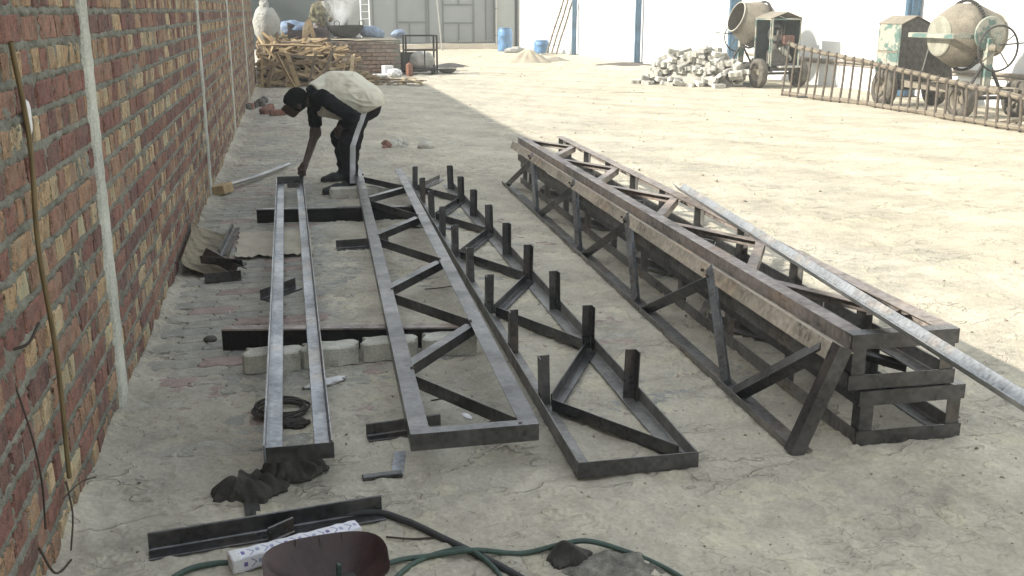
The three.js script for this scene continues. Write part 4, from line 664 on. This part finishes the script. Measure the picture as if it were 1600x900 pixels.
// ---------------------------------------------------------------- firewood heap with sacks
{
  const r = rng(515), mats = [[.40, .30, .17], [.33, .24, .14], [.26, .19, .12], [.18, .145, .11], [.46, .36, .22]].map(c => std(...c, { map: rep(woodC, 2.2), bumpMap: rep(grainB, 5), bumpScale: .004 }));
  const gs = []; for (let i = 0; i < 10; i++) { const w = .03 + .07 * r(), t = .014 + .02 * r(), g = new THREE.BoxGeometry(w, t, 1, 2, 1, 4), p = g.attributes.position, tw = (r() - .5) * .5, s = r() * 30, tp = r() * .5; for (let k = 0; k < p.count; k++) { let x = p.getX(k), y = p.getY(k), z = p.getZ(k); const a = tw * z, f = 1 - tp * (z + .5) * .6; x = x * f + .012 * N2(z * 3, s + y); y += .02 * Math.sin(z * 3 + s); z += .03 * N2(x * 40, s + y * 40) * Math.sign(z) * (Math.abs(z) > .4 ? 1 : 0); p.setXYZ(k, x * Math.cos(a) - y * Math.sin(a), x * Math.sin(a) + y * Math.cos(a), z); } const q = g.toNonIndexed(); q.computeVertexNormals(); gs.push(uvm(q, 1, i * .3, i * .2)); }
  // dark core of crossing offcuts so that the heap carries its own planks
  const topY = (x, z) => { const a = sstep(1.75, -.1, x + (z + 24.5) * .25); const b = sstep(-22.6, -23.9, z); return .98 * a * b * (.85 + .15 * sstep(-.7, -.2, x)); };
  const lab = 'splintered plank in the firewood heap in front of the stove';
  let n = 0; const put = (x, y, z, l, rx, ry, rz, gi, mi, label = lab) => { const o = solo('firewood_plank', label, 'plank', gs[gi], mats[mi], [x, y, z], 0, label === lab ? 'planks of the firewood heap' : undefined); o.scale.set(1, 1, l); o.rotation.set(rx, ry, rz); n++; };
  const slope = Math.atan2(1, 1.15), e1 = V(1, 0, 0), e2 = V(0, Math.sin(slope), -Math.cos(slope)), nn = V(0, Math.cos(slope), Math.sin(slope));
  const top = x => 1.0 * sstep(2.0, .3, x) * (.9 + .1 * N2(x * 3, 1));
  for (let i = 0; i < 262; i++) { // planks lying every way on the face and crest of the heap
    const x = -.68 + 2.35 * Math.pow(r(), 1.25), h = top(x), crest = r() < .22, f = crest ? 1 : r(), y = .035 + h * f, z = -22.75 - 1.15 * y * (crest ? 1 + r() * .9 : 1) - (crest ? 0 : .16 * r()), l = .3 + .55 * r() + .3 * r() * r();
    const a = (r() < .35 ? (r() - .5) * .8 : r() * Math.PI), dir = e1.clone().multiplyScalar(Math.cos(a)).addScaledVector(e2, Math.sin(a)).addScaledVector(nn, (r() - .5) * .5).normalize(); if (h < .2) dir.y *= .2;
    const roll = nn.clone().addScaledVector(e1, (r() - .5) * 1.6).addScaledVector(e2, (r() - .5) * 1.0), fr = frame(V(0, 0, 0), dir, roll.cross(dir)), q = new THREE.Quaternion().setFromRotationMatrix(new THREE.Matrix4().makeBasis(fr.u, fr.d.clone().cross(fr.u), fr.d)), eu = new THREE.Euler().setFromQuaternion(q);
    const low = Math.abs(fr.d.y) * l / 2; put(Math.max(x, -.72 + Math.abs(fr.d.x) * l / 2), Math.max(y, low + .02), z, l, eu.x, eu.y, eu.z, Math.floor(r() * 10), Math.floor(r() * 5));
  }
  for (let i = 0; i < 26; i++) { const x = 1.2 + r() * 1.6, z = -22.5 - r() * 1.6; put(x, .035 + r() * (.05 + .3 * Math.max(0, 2.1 - x)), z, .35 + .5 * r(), (r() - .5) * .08, r() * 6.3, (r() - .5) * .1, Math.floor(r() * 10), Math.floor(r() * 5)); }
  // long battens laid across the face of the heap
  [[-.05, .50, -22.85, 1.5, .02, 1.57, 1.4, 1, 2, 'long batten lying level across the face of the firewood heap'], [.0, .86, -23.4, 1.35, 0, 1.5, .3, 2, 1, 'upper level batten across the face of the firewood heap'], [-.1, .33, -22.7, 1.1, .9, .4, 1.1, 8, 0, 'wide plank slanting down the middle of the firewood heap'], [.75, .40, -22.8, .85, 1.2, -.4, .4, 4, 3, 'grey plank leaning steeply on the firewood heap near the stove'], [.42, .33, -22.68, .8, 1.35, -.3, .2, 6, 3, 'dark narrow plank leaning upright on the firewood heap'], [.52, 1.12, -24.5, .62, 1.25, .25, .1, 2, 1, 'thin stick standing upright on top of the firewood heap'], [-.62, .33, -22.75, .75, 1.4, 0, .1, 3, 0, 'plank leaning upright against the end of the brick wall']].forEach(a => put(...a));
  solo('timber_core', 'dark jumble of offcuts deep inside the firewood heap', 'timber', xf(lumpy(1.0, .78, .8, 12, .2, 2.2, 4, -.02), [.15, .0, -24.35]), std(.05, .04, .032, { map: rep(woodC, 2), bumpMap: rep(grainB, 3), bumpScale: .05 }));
  solo('sack', 'tall white sack on top of the firewood next to the brick wall end', 'sack', join(xf(lumpy(.30, .42, .28, 15, .12, 1.6, 4, -.38), [-.50, 1.30, -24.3], [0, .3, .05]), xf(lumpy(.10, .16, .1, 3, .35, 2.4, 3), [-.52, 1.72, -24.3])), M.sack);
  solo('sack', 'grimy lower sack half buried behind the firewood by the wall', 'sack', xf(lumpy(.36, .46, .4, 19, .12, 2.0, 3, -.4), [-.5, .45, -24.6]), M.sack);
  solo('blue_tarp_bundle', 'blue and white tarpaulin heap on the firewood beside the tall sack', 'tarpaulin', xf(lumpy(.40, .22, .25, 21, .35, 1.7, 4, -.16), [.16, 1.14, -25.0], [0, .2, -.15]), M.tarp);
  solo('rusty_sheet', 'dark brown sheet sloping over the firewood left of the pan', 'sheet', xf(bx(1.0, .02, .5, 0, 0, 0, .004), [.45, 1.07, -24.75], [.75, 0, -.26]), M.tarpBrown);
}
// ---------------------------------------------------------------- heap of pale blocks
{
  const r = rng(616), gs = [1, 2, 3].map(s => uvm(paverGeo(.275, .135, .095, s * 9, .98, .006).translate(0, .04, 0), 1, s * .3, s * .2)); const ms = [[.50, .485, .44], [.42, .405, .365], [.56, .54, .495]].map(c => std(...c, { map: rep(mortC, 2), bumpMap: rep(grainB, 4), bumpScale: .006 }));
  const A = V(7.95, 0, -22.6), B = V(9.45, 0, -20.75), d = B.clone().sub(A), L = d.length(); d.normalize(); const nrm = V(-d.z, 0, d.x);
  const H = (s, t) => .80 * sstep(-.05, .34, s) * (1 - .35 * sstep(.7, 1, s)) * sstep(1, .1, Math.abs(t));
  let k = 0; for (let i = 0; i < 185; i++) { const s = -.06 + 1.12 * r(), t = (r() + r() - 1) * 1.0, h = H(s, t), lay = Math.pow(r(), .4), y = Math.max(.04, h * lay); const p = A.clone().addScaledVector(d, s * L).addScaledVector(nrm, -t * .62); const o = solo('pale_block', 'pale paving block tumbled in the heap beside the open hooded mixer', 'block', gs[i % 3], ms[Math.floor(r() * 3)], [p.x, y, p.z], 0, 'blocks in the pale heap'); const f = h < .1 ? .06 : 1; o.rotation.set((r() - .5) * .8 * f, r() * 6.3, (r() - .5) * .8 * f); }
  solo('block_core', 'broken rubble packed inside the heap of pale blocks', 'rubble', xf(lumpy(.9, .48, .36, 33, .15, 2.4, 4, -.02), [8.78, .0, -21.55], [0, -.89 + Math.PI, 0]), ms[1]);
}
// ---------------------------------------------------------------- bamboo ladder on its side
{
  const t = thing('bamboo_ladder', 'long tapering bamboo ladder set on edge in front of the mixers', 'ladder'); const n = 33, lo = [], hi = [];
  for (let i = 0; i < n; i++) { const z = -18.5 + i * .245, k = i / (n - 1); const bxx = z < -16 ? lerp(9.36, 9.74, (z + 18.5) / 2.5) : lerp(9.74, 9.66, (z + 16) / 6); const h = lerp(.98, .36, Math.pow(k, .75)); lo.push(V(bxx, .055, z)); hi.push(V(bxx + 0.16 * h + .05, h, z - .25 + .06 * k)); }
  const w = (a, s) => a.map((p, i) => p.clone().add(V(0, .01 * N2(i * .4, s), .0)));
  part(t, 'rail', tube(w(lo, 1), .042, 120, 9), M.bamboo); part(t, 'rail', tube(w(hi, 5), .042, 120, 9), M.bamboo);
  for (let i = 0; i < n; i++) { const e = hi[i].clone().sub(lo[i]).normalize(), m = lo[i].clone().lerp(hi[i], .5).add(V(.012 * N2(i, 3), 0, .015 * N2(i * 3.1, 8))); const q = part(t, 'rung', tube([lo[i].clone().addScaledVector(e, -.045).add(V(-.03, 0, .03)), m.add(V(-.02, 0, .02)), hi[i].clone().addScaledVector(e, .06).add(V(-.03, 0, .03))], .022, 8, 7), M.rung); part(q, 'lashing', lumpy(.05, .04, .05, i, .35, 2.5, 1).translate(hi[i].x - .02, hi[i].y, hi[i].z + .02), M.rung); }
}
// ---------------------------------------------------------------- concrete mixers
function wheel(parent, x, z, r = .31, w = .17, out = -1) {
  const t = part(parent, 'wheel', uvm(lathe([[r * .58, -w / 2], [r * .8, -w / 2 * 1.05], [r * .96, -w / 2 * .8], [r, -w / 4], [r, w / 4], [r * .96, w / 2 * .8], [r * .8, w / 2 * 1.05], [r * .58, w / 2], [r * .58, -w / 2]], 30)), M.tyreDust); t.rotation.z = Math.PI / 2; t.position.set(x, r, z);
  part(t, 'rim', lathe([[0, -out * -.02 - .0], [r * .2, .01], [r * .25, -.025], [r * .42, -.035], [r * .5, .03], [r * .575, w * .42], [r * .585, w * .3]].map(p => [p[0], p[1] * -out]), 26), M.drum);
  for (let i = 0; i < 6; i++) { const a = i / 6 * Math.PI * 2; part(t, 'wheel_nut', cyl(V(Math.cos(a) * r * .33, out * .05, Math.sin(a) * r * .33), V(Math.cos(a) * r * .33, out * .02, Math.sin(a) * r * .33), .014, .014, 6), M.ironDark); }
  return t;
}
function mixer(label, closed, pos, turn, mouthTilt, hs, hx0, hx1, ye, yr, dy) {
  // local: hood at +z, hand wheel at -z, drum mouth towards -x
  let t = thing('concrete_mixer', label, 'concrete mixer', pos, turn, 'concrete mixers');
  for (const x of [-.48, .48]) for (const z of [-.95, .92 + hs * .4]) wheel(t, x, z, z > 0 ? .31 : .28, .17, Math.sign(x));
  for (const z of [-.95, .92 + hs * .4]) part(t, 'axle', cyl(V(-.42, .3, z), V(.42, .3, z), .03, .03, 10), M.ironDark);
  for (const x of [-.30, .30]) part(t, 'chassis_rail', bx(.07, .11, 2.3 + hs, x, .40, hs / 2, .004), closed ? M.drum : M.ironDark);
  for (const z of [-1.1, -.3, .45, 1.1]) part(t, 'chassis_cross', bx(.53, .08, .07, 0, .40, z, .004), M.ironDark);
  // hood
  const hw = (hx1 - hx0) / 2, hc = (hx0 + hx1) / 2, z0 = .45 + hs, z1 = 1.13 + hs, y0 = .46, m = M.mixer, th = .014; const T0 = t; t = new THREE.Group(); t.name = 'hood'; t.position.x = hc; T0.add(t); const zm = (z0 + z1) / 2, dz = z1 - z0;
  const roof = s => { const a = V(s * (hw + .02), ye, 0), b = V(0, yr, 0), d = b.clone().sub(a); return xf(bx(d.length(), .014, dz + .06, 0, 0, 0, .003), [(a.x + b.x) / 2, (a.y + b.y) / 2, zm], [0, 0, Math.atan2(d.y, d.x)]); };
  part(t, 'hood_roof', roof(-1), M.drum); part(t, 'hood_roof', roof(1), M.drum);
  const gable = z => { const s = new THREE.Shape(); s.moveTo(-hw, y0); s.lineTo(hw, y0); s.lineTo(hw, ye - .01); s.lineTo(0, yr - .02); s.lineTo(-hw, ye - .01); s.closePath(); return uvm(new THREE.ExtrudeGeometry(s, { depth: th, bevelEnabled: false }).translate(0, 0, z)); };
  part(t, 'hood_back', gable(z0), closed ? M.engine : M.teal);
  for (const x of [-hw, hw]) for (const z of [z0 + .02, z1 - .02]) part(t, 'hood_post', bx(.03, ye - y0, .03, x, (y0 + ye) / 2, z, .003), m);
  if (closed) {
    part(t, 'hood_front', gable(z1 - th), m); part(t, 'hood_side', bx(th, ye - y0 - .02, dz - .08, -hw, (y0 + ye) / 2, zm), m);
    const dr = part(t, 'hood_side', bx(th, ye - y0 - .02, dz - .08, hw, (y0 + ye) / 2, zm), m);
    part(dr, 'hood_door', bx(.012, .36, dz * .44, hw + .014, y0 + .25, zm - dz * .225, .003), m); part(dr, 'hood_door', bx(.012, .36, dz * .44, hw + .014, y0 + .25, zm + dz * .225, .003), m); part(dr, 'hood_door', bx(.012, .4, dz * .88, hw + .014, ye - .24, zm, .003), m);
    part(dr, 'hood_rib', bx(.03, .025, dz * .92, hw + .012, ye - .46, zm), M.drum);
  } else {
    part(t, 'hood_side', bx(th, ye - y0 - .02, dz - .08, hw, (y0 + ye) / 2, zm), M.teal);
    part(t, 'hood_lintel', bx(2 * hw, .03, .03, 0, ye - .02, z1 - .02, .003), m); part(t, 'hood_lintel', bx(.03, .03, dz - .06, -hw, ye - .02, zm, .003), m);
    const en = part(t, 'engine', join(bx(.34, .32, .34, .0, .62, zm + .02, .03), bx(.2, .34, .26, -.02, .92, zm, .03), cyl(V(.02, 1.06, zm), V(.02, 1.2, zm), .05, .04, 12), bx(.5, .06, .5, 0, .49, zm, .005)), M.engine);
    part(en, 'flywheel', xf(new THREE.TorusGeometry(.17, .03, 10, 30), [-.13, 1.12, zm + .15], [0, .1, 0], [1, 1, 1]), M.ironDark);
    part(en, 'flywheel', xf(lathe([[0, 0], [.17, 0], [.185, .03], [.17, .06], [0, .05]], 28), [-.14, .64, zm + .16], [Math.PI / 2, 0, 0]), M.engine);
    part(en, 'fuel_tank', bx(.27, .20, .2, .13, 1.0, z1 - .16, .025), M.tank); part(en, 'tank_cap', cyl(V(.05, 1.1, z1 - .16), V(.05, 1.14, z1 - .16), .025, .025, 10), M.ironDark);
    const bc = new THREE.Shape(); bc.absarc(0, 0, .085, Math.PI * .5, Math.PI * 1.6); bc.lineTo(.2, -.16); bc.absarc(.17, -.17, .05, -1.2, 1.0); bc.closePath(); part(en, 'belt_cover', uvm(xf(new THREE.ExtrudeGeometry(bc, { depth: .05, bevelEnabled: true, bevelSize: .006, bevelThickness: .006, bevelSegments: 1 }), [.04, .78, z1 - .2])), M.concrete);
    for (let i = 0; i < 4; i++) part(en, 'pipe', tube([[-.1 + i * .05, 1.0, zm + .15], [-.16 + i * .07, .85, zm + .22], [-.1 + i * .05, .6, zm + .2]], .008, 14, 6), M.ironDark);
    part(t, 'hood_mid_post', bx(.025, ye - y0, .025, -.33, (y0 + ye) / 2, z1 + .02, .003), m);
    part(t, 'plank', bx(.5, .04, .16, .1, .45, z1 + .05, .005), M.sack);
  }
  for (const c of [...t.children]) for (const d of [...c.children]) t.add(d); // keep three levels
  t = T0;
  // drum: axis x, mouth -x
  const dr = new THREE.Group(); dr.name = 'drum'; dr.position.set(.0, 1.2 + dy, -.18); dr.rotation.z = -mouthTilt; t.add(dr);
  const prof = [[.0, -.43], [.30, -.43], [.325, -.41], [.47, -.16], [.485, -.12], [.485, .12], [.47, .16], [.32, .52], [.335, .535], [.315, .54], [.455, .15], [.46, -.12], [.3, -.39], [0, -.4]];
  const shell = part(dr, 'drum_shell', uvm(toCreasedNormals(lathe(prof, 44), .5)), M.drum); { const nn = toCreasedNormals(lathe(prof, 44), .5).attributes.normal; shell.geometry.setAttribute('normal', nn); } shell.rotation.z = Math.PI / 2;
  const disc = part(dr, 'drum_base', lathe([[0, -.455], [.28, -.45], [.31, -.437], [.30, -.425]], 40), M.discPaint); disc.rotation.z = Math.PI / 2;
  const ring = new THREE.Group(); const rg = []; for (let i = 0; i < 64; i++) { const a = i / 64 * Math.PI * 2; rg.push(xf(new THREE.BoxGeometry(.05, .04, .026), [0, 0, 0]).translate(0, .525, 0).applyMatrix4(new THREE.Matrix4().makeRotationX(a)).translate(-.0, 0, 0)); } rg.push(xf(new THREE.CylinderGeometry(.515, .515, .06, 48, 1, true), [0, 0, 0], [0, 0, Math.PI / 2])); part(dr, 'gear_ring', join(rg), M.ironDark);
  const rimT = part(dr, 'mouth_rim', new THREE.TorusGeometry(.328, .014, 8, 40), M.concrete); rimT.rotation.y = Math.PI / 2; rimT.position.x = -.53;
  for (let i = 0; i < 3; i++) part(dr, 'mixing_blade', xf(bx(.4, .012, .12, 0, 0, 0), [-.05, .32, 0]).applyMatrix4(new THREE.Matrix4().makeRotationX(i * 2.1)), M.drumIn);
  // yoke and supports
  const yk = part(t, 'yoke', join(bx(.07, .075, 1.16, .56, 1.2, -.18, .006), bx(.58, .075, .05, .28, 1.2, .37, .006), bx(.58, .075, .05, .28, 1.2, -.73, .006)), m);
  const ps = new THREE.Shape(); ps.moveTo(-.30, .46); ps.lineTo(.30, .46); ps.lineTo(.16, 1.14); ps.lineTo(-.16, 1.14); ps.closePath(); part(t, 'pedestal', uvm(new THREE.ExtrudeGeometry(ps, { depth: .035, bevelEnabled: false }).translate(0, 0, .40)), M.engine);
  part(t, 'post', bx(.12, .72, .1, 0, .81, -.82, .006), m); part(t, 'post_brace', bar(V(-.25, .46, -.8), V(-.05, .8, -.8), V(0, 0, 1), .05, .03), M.ironDark); part(t, 'post_brace', bar(V(.25, .46, -.8), V(.05, .8, -.8), V(0, 0, 1), .05, .03), M.ironDark);
  part(t, 'gear_cover', xf(lathe([[0, -.03], [.24, -.03], [.26, 0], [.24, .03], [0, .03]], 34), [0, 1.24, -.79], [Math.PI / 2, 0, 0]), m);
  const hwz = -1.02, hy = 1.03; const hwl = part(t, 'hand_wheel', xf(new THREE.TorusGeometry(.33, .016, 8, 48), [0, hy, hwz], [0, 0, 0]), M.ironDark);
  for (let i = 0; i < 4; i++) { const a = i * Math.PI / 2 + .9; part(hwl, 'spoke', cyl(V(0, hy, hwz), V(Math.cos(a) * .33, hy + Math.sin(a) * .33, hwz), .011, .011, 8), M.drum); }
  part(hwl, 'hub', cyl(V(0, hy, hwz + .2), V(0, hy, hwz - .03), .06, .05, 14), M.drum); part(hwl, 'lever', cyl(V(0, hy + .05, hwz - .02), V(-.55, hy + .09, hwz - .04), .013, .011, 8), M.ironDark);
  return t;
}
mixer('open hooded concrete mixer with red fuel tank beside the pale block heap', false, [10.22, 0, -21.5], .06, .34, 0, -.35, .35, 1.45, 1.58, .1);
mixer('concrete mixer with closed green hood and big hand wheel behind the ladder', true, [10.5, 0, -14.9], Math.PI, .02, .5, -.15, .36, 1.36, 1.49, 0).scale.setScalar(1.02);
solo('rag', 'dark rag lying at the foot of the bamboo ladder', 'rag', xf(lumpy(.16, .035, .09, 4, .4, 2, 3), [9.45, .03, -17.75]), M.fabricDark);
// loose sticks by the mixer
[['thick stick crossing others at the right edge behind the ladder', [10.3, .02, -12.0], [10.6, .42, -12.9]], ['thin stick leaning the other way at the right edge behind the ladder', [10.25, .02, -13.0], [10.5, .40, -12.2]], ['lowest stick lying at the right edge behind the ladder', [9.95, .04, -12.9], [11.0, .25, -12.5]], ['upright short stick at the right edge behind the ladder', [10.35, .02, -12.5], [10.33, .45, -12.52]]].forEach(([l, a, b], i) => solo('stick', l, 'stick', bar(V(...a), V(...b), UP, .05, .035, .004), M.bamboo, [0, 0, 0], 0, 'sticks at the right edge'));
// ---------------------------------------------------------------- the worker
{
  const w = thing('person', 'worker in a cream vest and striped black track pants bending over the narrow frame', 'person');
  const J = { pel: [.60, .815, -9.42], sp1: [.50, .90, -9.42], sp2: [.37, .905, -9.40], ch: [.245, .86, -9.39], nk: [.13, .825, -9.39], hd: [.015, .81, -9.39], hl: [.595, .78, -9.345], hr: [.60, .78, -9.505], kl: [.475, .44, -9.24], kr: [.43, .45, -9.68], al: [.475, .10, -9.22], ar: [.455, .11, -9.86], sl: [.255, .865, -9.20], sr: [.19, .80, -9.57], el: [.50, .70, -9.10], wl: [.435, .60, -9.26], er: [.185, .52, -9.50], wr: [.088, .305, -9.24] };
  const torso = [[J.pel, J.sp1, .135, .135], [J.sp1, J.sp2, .135, .14], [J.sp2, J.ch, .14, .13], [[J.ch[0], J.ch[1], J.ch[2] + .09], [J.ch[0] - .03, J.ch[1] - .02, J.ch[2] - .12], .085, .085]];
  const legs = [[J.hl, J.kl, .094, .068], [J.kl, J.al, .064, .045], [J.hr, J.kr, .098, .068], [J.kr, J.ar, .064, .045]];
  const arms = [[J.sl, J.el, .058, .045], [J.el, J.wl, .044, .03], [J.sr, J.er, .056, .042], [J.er, J.wr, .042, .029]];
  const head = p0 => { const p = [p0[0] + .04, p0[1], p0[2]]; let d = smin(cap(p, [.06, .835, -9.39], [.045, .775, -9.39], .088, .07), cap(p, [J.nk[0] + .05, J.nk[1], J.nk[2]], [.1, .82, -9.39], .06, .055), .05); d = smin(d, cap(p, [.0, .735, -9.39], [.03, .71, -9.39], .04, .034), .04); d = smin(d, cap(p, [-.035, .775, -9.39], [-.052, .752, -9.39], .012, .017), .02); for (const s of [-1, 1]) { d = smin(d, cap(p, [.085, .79, -9.39 + s * .082], [.095, .765, -9.39 + s * .086], .022, .016), .012); d = Math.max(d, -cap(p, [-.028, .795, -9.39 + s * .034], [-.03, .795, -9.39 + s * .034], .012, .012)); } d = smin(d, cap(p, [-.022, .728, -9.41], [-.022, .728, -9.37], .01, .01), .012); return d; };
  const headBox = [[-.16, .62, -9.55], [.22, .98, -9.24]];
  const hand = (base, dir, side, palm, curl) => { const D = V(...dir).normalize(), S = V(...side).normalize(), Nn = V(...palm).normalize(), b = V(...base), at = (a, c, e) => { const q = b.clone().addScaledVector(D, a).addScaledVector(S, c).addScaledVector(Nn, e); return [q.x, q.y, q.z]; }; const l = [[at(-.02, 0, 0), at(.02, 0, 0), .026, .026], [at(.01, -.022, 0), at(.075, -.03, 0), .018, .013], [at(.01, 0, 0), at(.08, 0, 0), .02, .014], [at(.01, .02, 0), at(.075, .028, 0), .018, .013]]; [[-.033, .066, .9], [-.012, .074, 1], [.011, .07, .95], [.032, .055, .8]].forEach(([o, len, f]) => { const k = at(.078, o, .003), m = at(.078 + len * .45 * Math.cos(curl), o, len * .45 * Math.sin(curl)), e = at(.078 + len * (.45 * Math.cos(curl) + .5 * Math.cos(curl * 2)), o, len * (.45 * Math.sin(curl) + .5 * Math.sin(curl * 2))); l.push([k, m, .0095, .0088], [m, e, .0088, .0078]); }); l.push([at(.015, -.03, .004), at(.05, -.055, .02), .013, .011], [at(.05, -.055, .02), at(.075, -.05, .04), .011, .009]); return l; };
  const hr = hand([.075, .283, -9.215], [-.42, -.78, .47], [.75, 0, .65], [.3, -.5, -.8], .75), hl = hand([.42, .585, -9.27], [-.3, -.7, -.6], [.8, -.5, .2], [0, -.4, -.9], .5);
  const trunkSkin = [...torso.map(b => [b[0], b[1], b[2] - .03, b[3] - .03]), [J.ch, J.nk, .07, .056], ...legs.map(b => [b[0], b[1], b[2] - .02, b[3] - .012]), ...arms];
  const bodyG = march(p => bones(p, trunkSkin, .05), [-.02, .04, -9.95], [.8, 1.08, -9.02], .0115), headG = march(head, ...headBox, .0048);
  const handG = [hr, hl].map(h => { const lo = [9, 9, 9], hi = [-9, -9, -99].map(() => -99); h.forEach(b => b.slice(0, 2).forEach(q => q.forEach((v, i) => { lo[i] = Math.min(lo[i], v - .04); hi[i] = Math.max(hi[i], v + .04); }))); return march(p => bones(p, h, .012), lo, hi, .0034); });
  part(w, 'body', join(bodyG, headG, ...handG), M.skin);
  const hairF = p0 => { const p = [p0[0] + .04, p0[1], p0[2]], d = cap(p, [.075, .838, -9.39], [.055, .82, -9.39], .103, .1); const face = (p[0] - .01) * .55 + (p[1] - .775) * .9; return Math.max(d + .006 * N3(p[0] * 60, p[1] * 60, p[2] * 60), -(face + .012 * N3(p[0] * 30, p[1] * 30, p[2] * 30)), p[0] - .165); };
  part(w, 'hair', march(hairF, [-.12, .7, -9.53], [.16, .98, -9.25], .0055), M.hair);
  const armHole = (p, s) => cap(p, [s[0] + .03, s[1] - .03, s[2] + (s[2] > -9.4 ? .02 : -.02)], [s[0] + .11, s[1] - .1, s[2] + (s[2] > -9.4 ? .13 : -.13)], .058, .085);
  const vestF = p => { const wr = sstep(.38, .6, p[0]); const fold = .003 * N3(p[0] * 8, p[1] * 8, p[2] * 8) - wr * .013 * Math.pow(1 - Math.abs(N3(p[0] * 5 + p[1] * 9, p[1] * 3 - p[0] * 3, p[2] * 5)), 4); let d = bones(p, [...torso, [[.56, .82, -9.345], [.655, .79, -9.345], .135, .14], [[.56, .82, -9.495], [.655, .79, -9.495], .135, .14], [[.30, .80, -9.39], [.42, .78, -9.39], .11, .12]], .07) - .018 + fold; const hem = (.765 + (p[0] - .73) * .43 + .012 * Math.sin(p[2] * 30) - p[1]) * .92, neck = (.17 + .04 * Math.abs(p[2] + 9.39) / .1) - p[0] - (p[1] - .85) * .25; d = Math.max(d, hem, neck); d = Math.max(d, -armHole(p, J.sl), -armHole(p, J.sr)); return d; };
  part(w, 'vest', march(vestF, [.08, .58, -9.68], [.86, 1.1, -9.14], .0085), M.vest);
  const teeF = p => { let d = bones(p, [...torso, [J.ch, [.155, .83, -9.39], .1, .08]], .06) - .004; d = Math.max(d, p[0] - .62, .135 - p[0] - (p[1] - .85) * .2); const s = smin(cap(p, J.sl, J.el, .072, .06), cap(p, J.el, [.455, .635, -9.22], .06, .05), .04); const s2 = cap(p, J.sr, [lerp(J.sr[0], J.er[0], .75), lerp(J.sr[1], J.er[1], .75), lerp(J.sr[2], J.er[2], .75)], .072, .062); return smin(d, smin(s, Math.max(s2, lerp(J.sr[1], J.er[1], .8) - p[1]), .03), .04) + .005 * N3(p[0] * 16, p[1] * 16, p[2] * 16); };
  part(w, 'shirt', march(teeF, [.07, .5, -9.72], [.68, 1.06, -9.0], .0105), M.tee);
  const pantF = p => { const f = .009 * N3(p[0] * 9, p[1] * 13, p[2] * 9) + 0 * p[0]; let d = bones(p, [[[.59, .80, -9.42], [.65, .775, -9.42], .115, .125], ...legs.map(b => [b[0], b[1], b[2] + .006, b[3] + .006])], .07) - .014 + f; return Math.max(d, .075 - p[1], (.50 - p[0]) * .8 + (p[1] - .82) * .5); };
  const pants = part(w, 'track_pants', march(pantF, [.3, .05, -10.0], [.86, 1.0, -9.08], .0105), M.pants);
  { // pale stripe down the near leg, laid on the cloth
    const pos = [], idx = [], n = 44; const path = t => t < .5 ? [lerp(.635, .50, t * 2), lerp(.76, .44, t * 2)] : [lerp(.50, .485, t * 2 - 1), lerp(.44, .10, t * 2 - 1)];
    for (let i = 0; i <= n; i++) { const [x, y] = path(i / n); for (let k = 0; k <= 4; k++) { const px = x + (k / 4 - .5) * .05; let z = -9.05; for (let s = 0; s < 80; s++) { const d = pantF([px, y, z]); if (d < .0005) break; z -= Math.max(.0008, d * .7); } pos.push(px, y, z + .004); } }
    for (let i = 0; i < n; i++) for (let k = 0; k < 4; k++) { const a = i * 5 + k; idx.push(a, a + 5, a + 1, a + 1, a + 5, a + 6); } const g = new THREE.BufferGeometry(); g.setAttribute('position', new THREE.Float32BufferAttribute(pos, 3)); g.setIndex(idx); g.computeVertexNormals(); g.setAttribute('uv', new THREE.Float32BufferAttribute(pos.filter((_, i) => i % 3 < 2), 2)); part(pants, 'side_stripe', g, M.stripe);
  }
  for (const [heel, toe] of [[[.485, -9.215], [.205, -9.155]], [[.465, -9.86], [.215, -9.80]]]) {
    const f = p => { const a = [lerp(heel[0], toe[0], .08), .05, lerp(heel[1], toe[1], .08)], m = [lerp(heel[0], toe[0], .5), .045, lerp(heel[1], toe[1], .5)], e = [lerp(heel[0], toe[0], .85), .034, lerp(heel[1], toe[1], .85)]; let d = smin(cap(p, a, m, .045, .048), cap(p, m, e, .05, .036), .03); d = smin(d, cap(p, [a[0] - .02, .09, a[2]], [a[0] - .015, .07, a[2]], .047, .045), .03); return Math.max(d, .012 - p[1]); };
    const lo = [Math.min(heel[0], toe[0]) - .08, 0, Math.min(heel[1], toe[1]) - .08], hi = [Math.max(heel[0], toe[0]) + .08, .15, Math.max(heel[1], toe[1]) + .08]; const sh = part(w, 'shoe', march(f, lo, hi, .006), M.shoe);
    part(sh, 'sole', march(p => Math.max(f([p[0], Math.max(p[1], .03), p[2]]) - .004, p[1] - .022, .004 - p[1]), lo, hi, .006), M.rubber);
  }
}
// ---------------------------------------------------------------- dusty, smoky air over the yard
scene.fog = new THREE.FogExp2(new THREE.Color(.9, .9, .86), .0033);
renderer.render(scene, camera);
